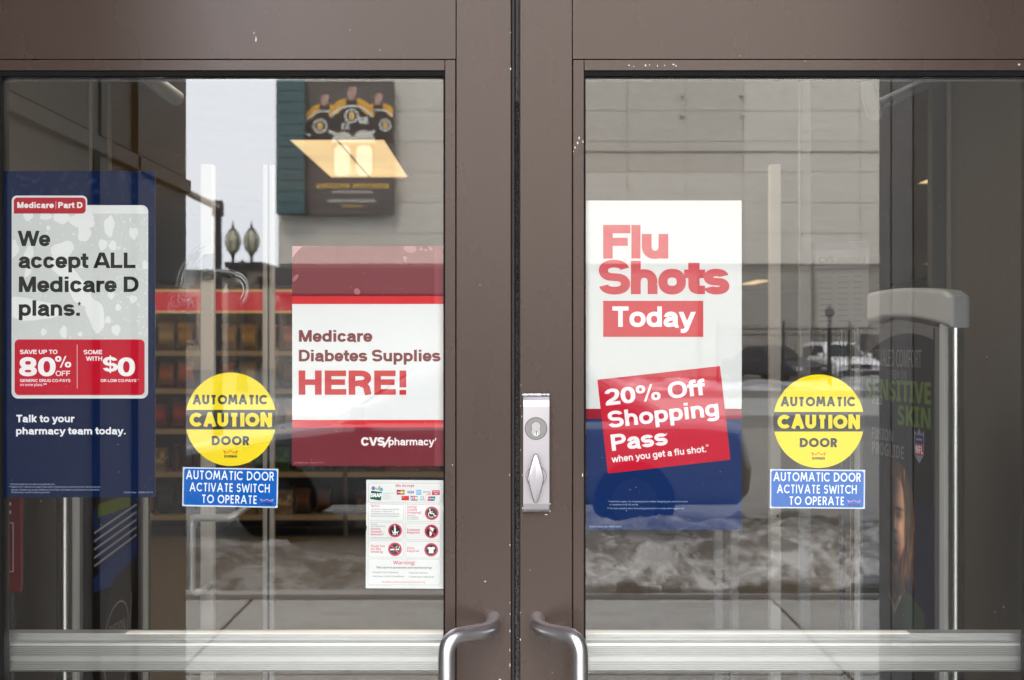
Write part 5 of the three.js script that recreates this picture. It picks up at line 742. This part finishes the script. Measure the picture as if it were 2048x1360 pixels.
{ // hanging banner of three ice hockey players, with a blue-green return
  const Z = 51.5, x0 = MX(613, Z), x1 = MX(786, Z), y0 = MY(425, Z), y1 = MY(165, Z), t = thing('sports_banner', 'tall dark banner of three ice hockey players on the beige building', 'banner', [0, 0, 0]);
  const map = canvasTex(690, 1040, (x) => {
    x.filter = 'blur(1px)'; x.translate(690, 0); x.scale(-1, 1); // the picture is drawn as the glass shows it, mirrored, so that it reads right from the street
    x.scale(4, 4); x.translate(-613, -165); x.fillStyle = 'rgb(84,81,80)'; x.fillRect(600, 150, 200, 300);  // ground and dark tones of the print lifted to paint in haze
    const player = (cx, cy, s) => { x.save(); x.translate(cx, cy); x.scale(s, s);
      x.fillStyle = 'rgb(46,44,44)'; x.beginPath(); x.moveTo(-30, 22); x.quadraticCurveTo(-44, 40, -40, 92); x.lineTo(40, 92); x.quadraticCurveTo(44, 40, 30, 22); x.quadraticCurveTo(0, 8, -30, 22); x.fill();
      x.fillStyle = 'rgb(214,160,62)'; x.beginPath(); x.moveTo(-9, 12); x.quadraticCurveTo(-36, 18, -40, 44); x.lineTo(-24, 40); x.lineTo(-10, 24); x.fill(); x.beginPath(); x.moveTo(9, 12); x.quadraticCurveTo(36, 18, 40, 44); x.lineTo(24, 40); x.lineTo(10, 24); x.fill();
      x.strokeStyle = 'rgb(222,220,214)'; x.lineWidth = 3; x.beginPath(); x.moveTo(-36, 46); x.quadraticCurveTo(-24, 26, 0, 26); x.quadraticCurveTo(24, 26, 36, 46); x.stroke(); x.lineWidth = 5; x.beginPath(); x.moveTo(-40, 70); x.lineTo(-28, 74); x.moveTo(40, 70); x.lineTo(28, 74); x.stroke();
      const fg = x.createLinearGradient(-9, -6, 9, 8); fg.addColorStop(0, 'rgb(120,92,84)'); fg.addColorStop(0.6, 'rgb(206,168,154)'); fg.addColorStop(1, 'rgb(140,106,96)'); x.fillStyle = fg; x.beginPath(); x.ellipse(0, 0, 8.5, 11.5, 0, 0, 7); x.fill(); x.fillRect(-5, 8, 10, 8); x.fillStyle = 'rgb(86,66,58)'; x.beginPath(); x.ellipse(0, -7.5, 8.6, 5.5, 0, Math.PI, 0); x.fill(); x.fillStyle = 'rgb(110,84,78)'; x.fillRect(-5.5, -2, 4, 1.6); x.fillRect(1.5, -2, 4, 1.6); x.fillRect(-3, 5.5, 6, 1.4); x.fillRect(-0.8, 0, 1.6, 3.5); x.restore(); };
    const emblem = (cx, cy, q) => { x.strokeStyle = 'rgb(226,224,216)'; x.lineWidth = q * 0.2; x.beginPath(); x.arc(cx, cy, q, 0, 7); x.stroke(); for (let i = 0; i < 8; i++) { x.lineWidth = q * 0.12; x.beginPath(); x.moveTo(cx + Math.cos(i * 0.785) * q * 0.62, cy + Math.sin(i * 0.785) * q * 0.62); x.lineTo(cx + Math.cos(i * 0.785) * q, cy + Math.sin(i * 0.785) * q); x.stroke(); } x.save(); x.translate(cx, cy); x.scale(-1, 1); T(x, 'B', -q * 0.48, q * 0.52, q * 0.96, q * 1.04, 'rgb(226,190,110)', { stroke: 0.06 }); x.restore(); };
    player(649, 196, 1.0); player(756, 194, 1.0); player(703, 182, 1.15); emblem(703, 232, 13); emblem(640, 252, 13); emblem(770, 250, 11);
    const num = (s, a, b, w, h) => { x.save(); x.translate(a, b); x.scale(-1, 1); T(x, s, -w, 0, w, h, 'rgb(224,222,214)', {}); x.restore(); }; num('37', 715, 248, 22, 14); num('33', 682, 258, 18, 12); num('46', 722, 246, 14, 10);
    x.fillStyle = 'rgb(200,194,184)'; x.beginPath(); x.ellipse(685, 283, 22, 20, 0, 0, 7); x.fill(); x.beginPath(); x.ellipse(727, 280, 22, 20, 0, 0, 7); x.fill(); x.fillStyle = 'rgb(30,30,32)'; x.fillRect(664, 285, 84, 60); x.fillStyle = 'rgb(212,206,196)'; x.beginPath(); x.roundRect(668, 290, 32, 62, 12); x.roundRect(712, 290, 32, 62, 12); x.fill(); emblem(702, 340, 9);
    const mir = (s, a, base, w, h, c) => { x.save(); x.translate(a + w, base); x.scale(-1, 1); T(x, s, 0, 0, w, h, c, { stroke: 0.02 }); x.restore(); };
    mir('BOSTON BRUINS', 632, 376, 146, 9, 'rgb(214,172,70)'); mir('EASTERN CONFERENCE CHAMPIONS', 664, 386, 80, 4, 'rgb(200,198,192)'); mir('SEASON TICKETS ON SALE', 656, 404, 94, 5, 'rgb(210,208,202)'); mir('TICKETS', 684, 414, 42, 4, 'rgb(206,168,72)');
  });
  const e = std({ color: lin(0.12, 0.105, 0.085), roughness: 0.8 }); const g = new THREE.BoxGeometry(x1 - x0, y1 - y0, 0.05); g.translate((x0 + x1) / 2, (y0 + y1) / 2, Z);
  obj('print', g, [e, e, e, e, e, std({ map, roughness: 0.7 })], t); obj('frame', [box(x0 - 0.06, x1 + 0.06, y1 + 0.002, y1 + 0.06, Z - 0.05, Z + 0.06), box(x0 - 0.06, x1 + 0.06, y0 - 0.08, y0 - 0.002, Z - 0.05, Z + 0.06), box(x1 + 0.004, x1 + 0.05, y0, y1, Z - 0.05, Z + 0.06), box(x0 - 0.08, x0 - 0.004, y0, y1, Z - 0.05, Z + 0.06)], e, t);
  const teal = std({ color: lin(0.035, 0.10, 0.115), map: tStone, roughness: 0.6 }), f = thing('metal_fin', 'blue-green ribbed metal fin at the corner beside the hockey banner', 'cladding');
  for (let k = 0; k < 12; k++) { const a = y0 - 0.1 + k * (y1 - y0 + 0.14) / 12; obj('sheet', box(MX(553, Z - 0.3), MX(610, Z - 0.3), a + 0.012, a + (y1 - y0 + 0.14) / 12 - 0.012, Z - 0.45, Z + 0.35, 0.006), teal, f); }
}
{ // low dark buildings down the street
  const Z = 66, mk = (px0, px1, top, col, label, zz = Z) => { const b = thing('low_building', label, 'building'), x0 = MX(px0, zz), x1 = MX(px1, zz), y1 = MY(top, zz); obj('wall', box(x0, x1, -0.14, y1, zz, zz + 12), std({ color: lin(...col), map: tStone, roughness: 0.85 }), b); obj('cornice', box(x0 - 0.2, x1 + 0.2, y1 + 0.002, y1 + 0.35, zz - 0.3, zz + 12), std({ color: lin(0.05, 0.045, 0.04), roughness: 0.8 }), b);
    for (let x = x0 + 0.8; x < x1 - 1.4; x += 2.3) { const w = obj('window', box(x, x + 1.2, y1 * 0.30, y1 * 0.78, zz - 0.03, zz - 0.005), std({ color: lin(0.04, 0.045, 0.05), roughness: 0.1 }), b); obj('sill', box(x - 0.1, x + 1.3, y1 * 0.30 - 0.16, y1 * 0.30 - 0.005, zz - 0.14, zz), std({ color: lin(0.3, 0.28, 0.25), roughness: 0.8 }), w); } };
  mk(240, 455, 552, [0.42, 0.36, 0.30], 'low brown building down the street, left of the twin lamps');
  mk(458, 520, 536, [0.30, 0.26, 0.22], 'narrow dark gabled building behind the twin lamps', 70);
  mk(523, 640, 566, [0.46, 0.40, 0.34], 'low tan building meeting the beige panelled building', 69);
}
{ // twin acorn street lamp
  const z = 38, p = thing('twin_street_lamp', 'dark ornate street lamp with two acorn globes against the sky', 'street lamp', [MX(484, z), -0.12, z]), m = std({ color: lin(0.03, 0.032, 0.028), roughness: 0.5 }), k = 40 / 60, top = MY(520, z) + 0.12;
  obj('pole', [cyl([0, 0, 0], [0, top, 0], 0.09, 0.06), cyl([0, 0, 0], [0, 0.8, 0], 0.2, 0.12)], m, p); obj('arm', bent([[-0.31, top + 0.2, 0], [-0.31, top - 0.12, 0], [0.31, top - 0.12, 0], [0.31, top + 0.2, 0]], 0.1, 0.05, 10), m, p);
  for (const s of [-1, 1]) { const gl = obj('lamp_globe', new THREE.LatheGeometry([[0.0, 0], [0.11, 0.01], [0.18, 0.10], [0.245, 0.34], [0.23, 0.52], [0.16, 0.68], [0.10, 0.77], [0.06, 0.80], [0, 0.81]].map(([a, b]) => new THREE.Vector2(a, b)), 20).translate(s * 0.31, top + 0.24, 0), std({ color: lin(0.50, 0.48, 0.36), roughness: 0.4, transmission: 0.3 }), p); obj('finial', [cyl([s * 0.31, top + 1.0, 0], [s * 0.31, top + 1.06, 0], 0.12, 0.08, 14), new THREE.SphereGeometry(0.055, 10, 8).translate(s * 0.31, top + 1.13, 0), cyl([s * 0.31, top + 1.06, 0], [s * 0.31, top + 1.34, 0], 0.03, 0.008, 8)], m, gl); obj('cage', [0, 1, 2, 3, 4, 5].map((q) => tube([[0.12, 0.01], [0.19, 0.10], [0.257, 0.34], [0.242, 0.52], [0.17, 0.68], [0.11, 0.77]].map(([a, b]) => [s * 0.31 + a * Math.cos(q * 1.047 + 0.3), top + 0.24 + b, a * Math.sin(q * 1.047 + 0.3)]), 0.013, 14, 6)), m, gl); obj('collar', cyl([s * 0.31, top + 0.12, 0], [s * 0.31, top + 0.25, 0], 0.06, 0.11, 12), m, gl); }
}
{ // dark signal pole with a pale arm
  const z = 18, p = thing('signal_pole', 'dark street pole with a pale arm reaching over the road', 'pole', [MX(435, z), -0.12, z]), top = MY(405, z) + 0.12;
  obj('pole', cyl([0, 0, 0], [0, top, 0], 0.085, 0.06), std({ color: lin(0.02, 0.022, 0.024), roughness: 0.5 }), p); obj('cap', [cyl([0, top - 0.22, 0], [0, top + 0.03, 0], 0.10, 0.09)], std({ color: lin(0.02, 0.022, 0.024), roughness: 0.5 }), p);
  obj('arm', cyl([0, top - 0.08, 0], [0.02, top - 0.0, -8.6], 0.055, 0.04, 12), std({ color: lin(0.30, 0.27, 0.22), roughness: 0.5 }), p);
}
struct('toe_shade_strip', box(-14, 14, 0.0005, 0.0045, 5.22, 5.345), std({ color: lin(0.12, 0.115, 0.11), map: tWalk, roughness: 0.95 }), 'dark strip painted as shade along the foot of the snow bank', 'pavement');  // dark colour stands for the shade line where the bank meets the slabs
struct('far_pavement', box(-60, 90, -0.3, -0.128, 25, 33), std({ color: lin(0.36, 0.36, 0.34), map: tWalk, roughness: 0.9 }), 'pale far pavement dusted with snow across the street', 'pavement');
renderer.render(scene, camera);
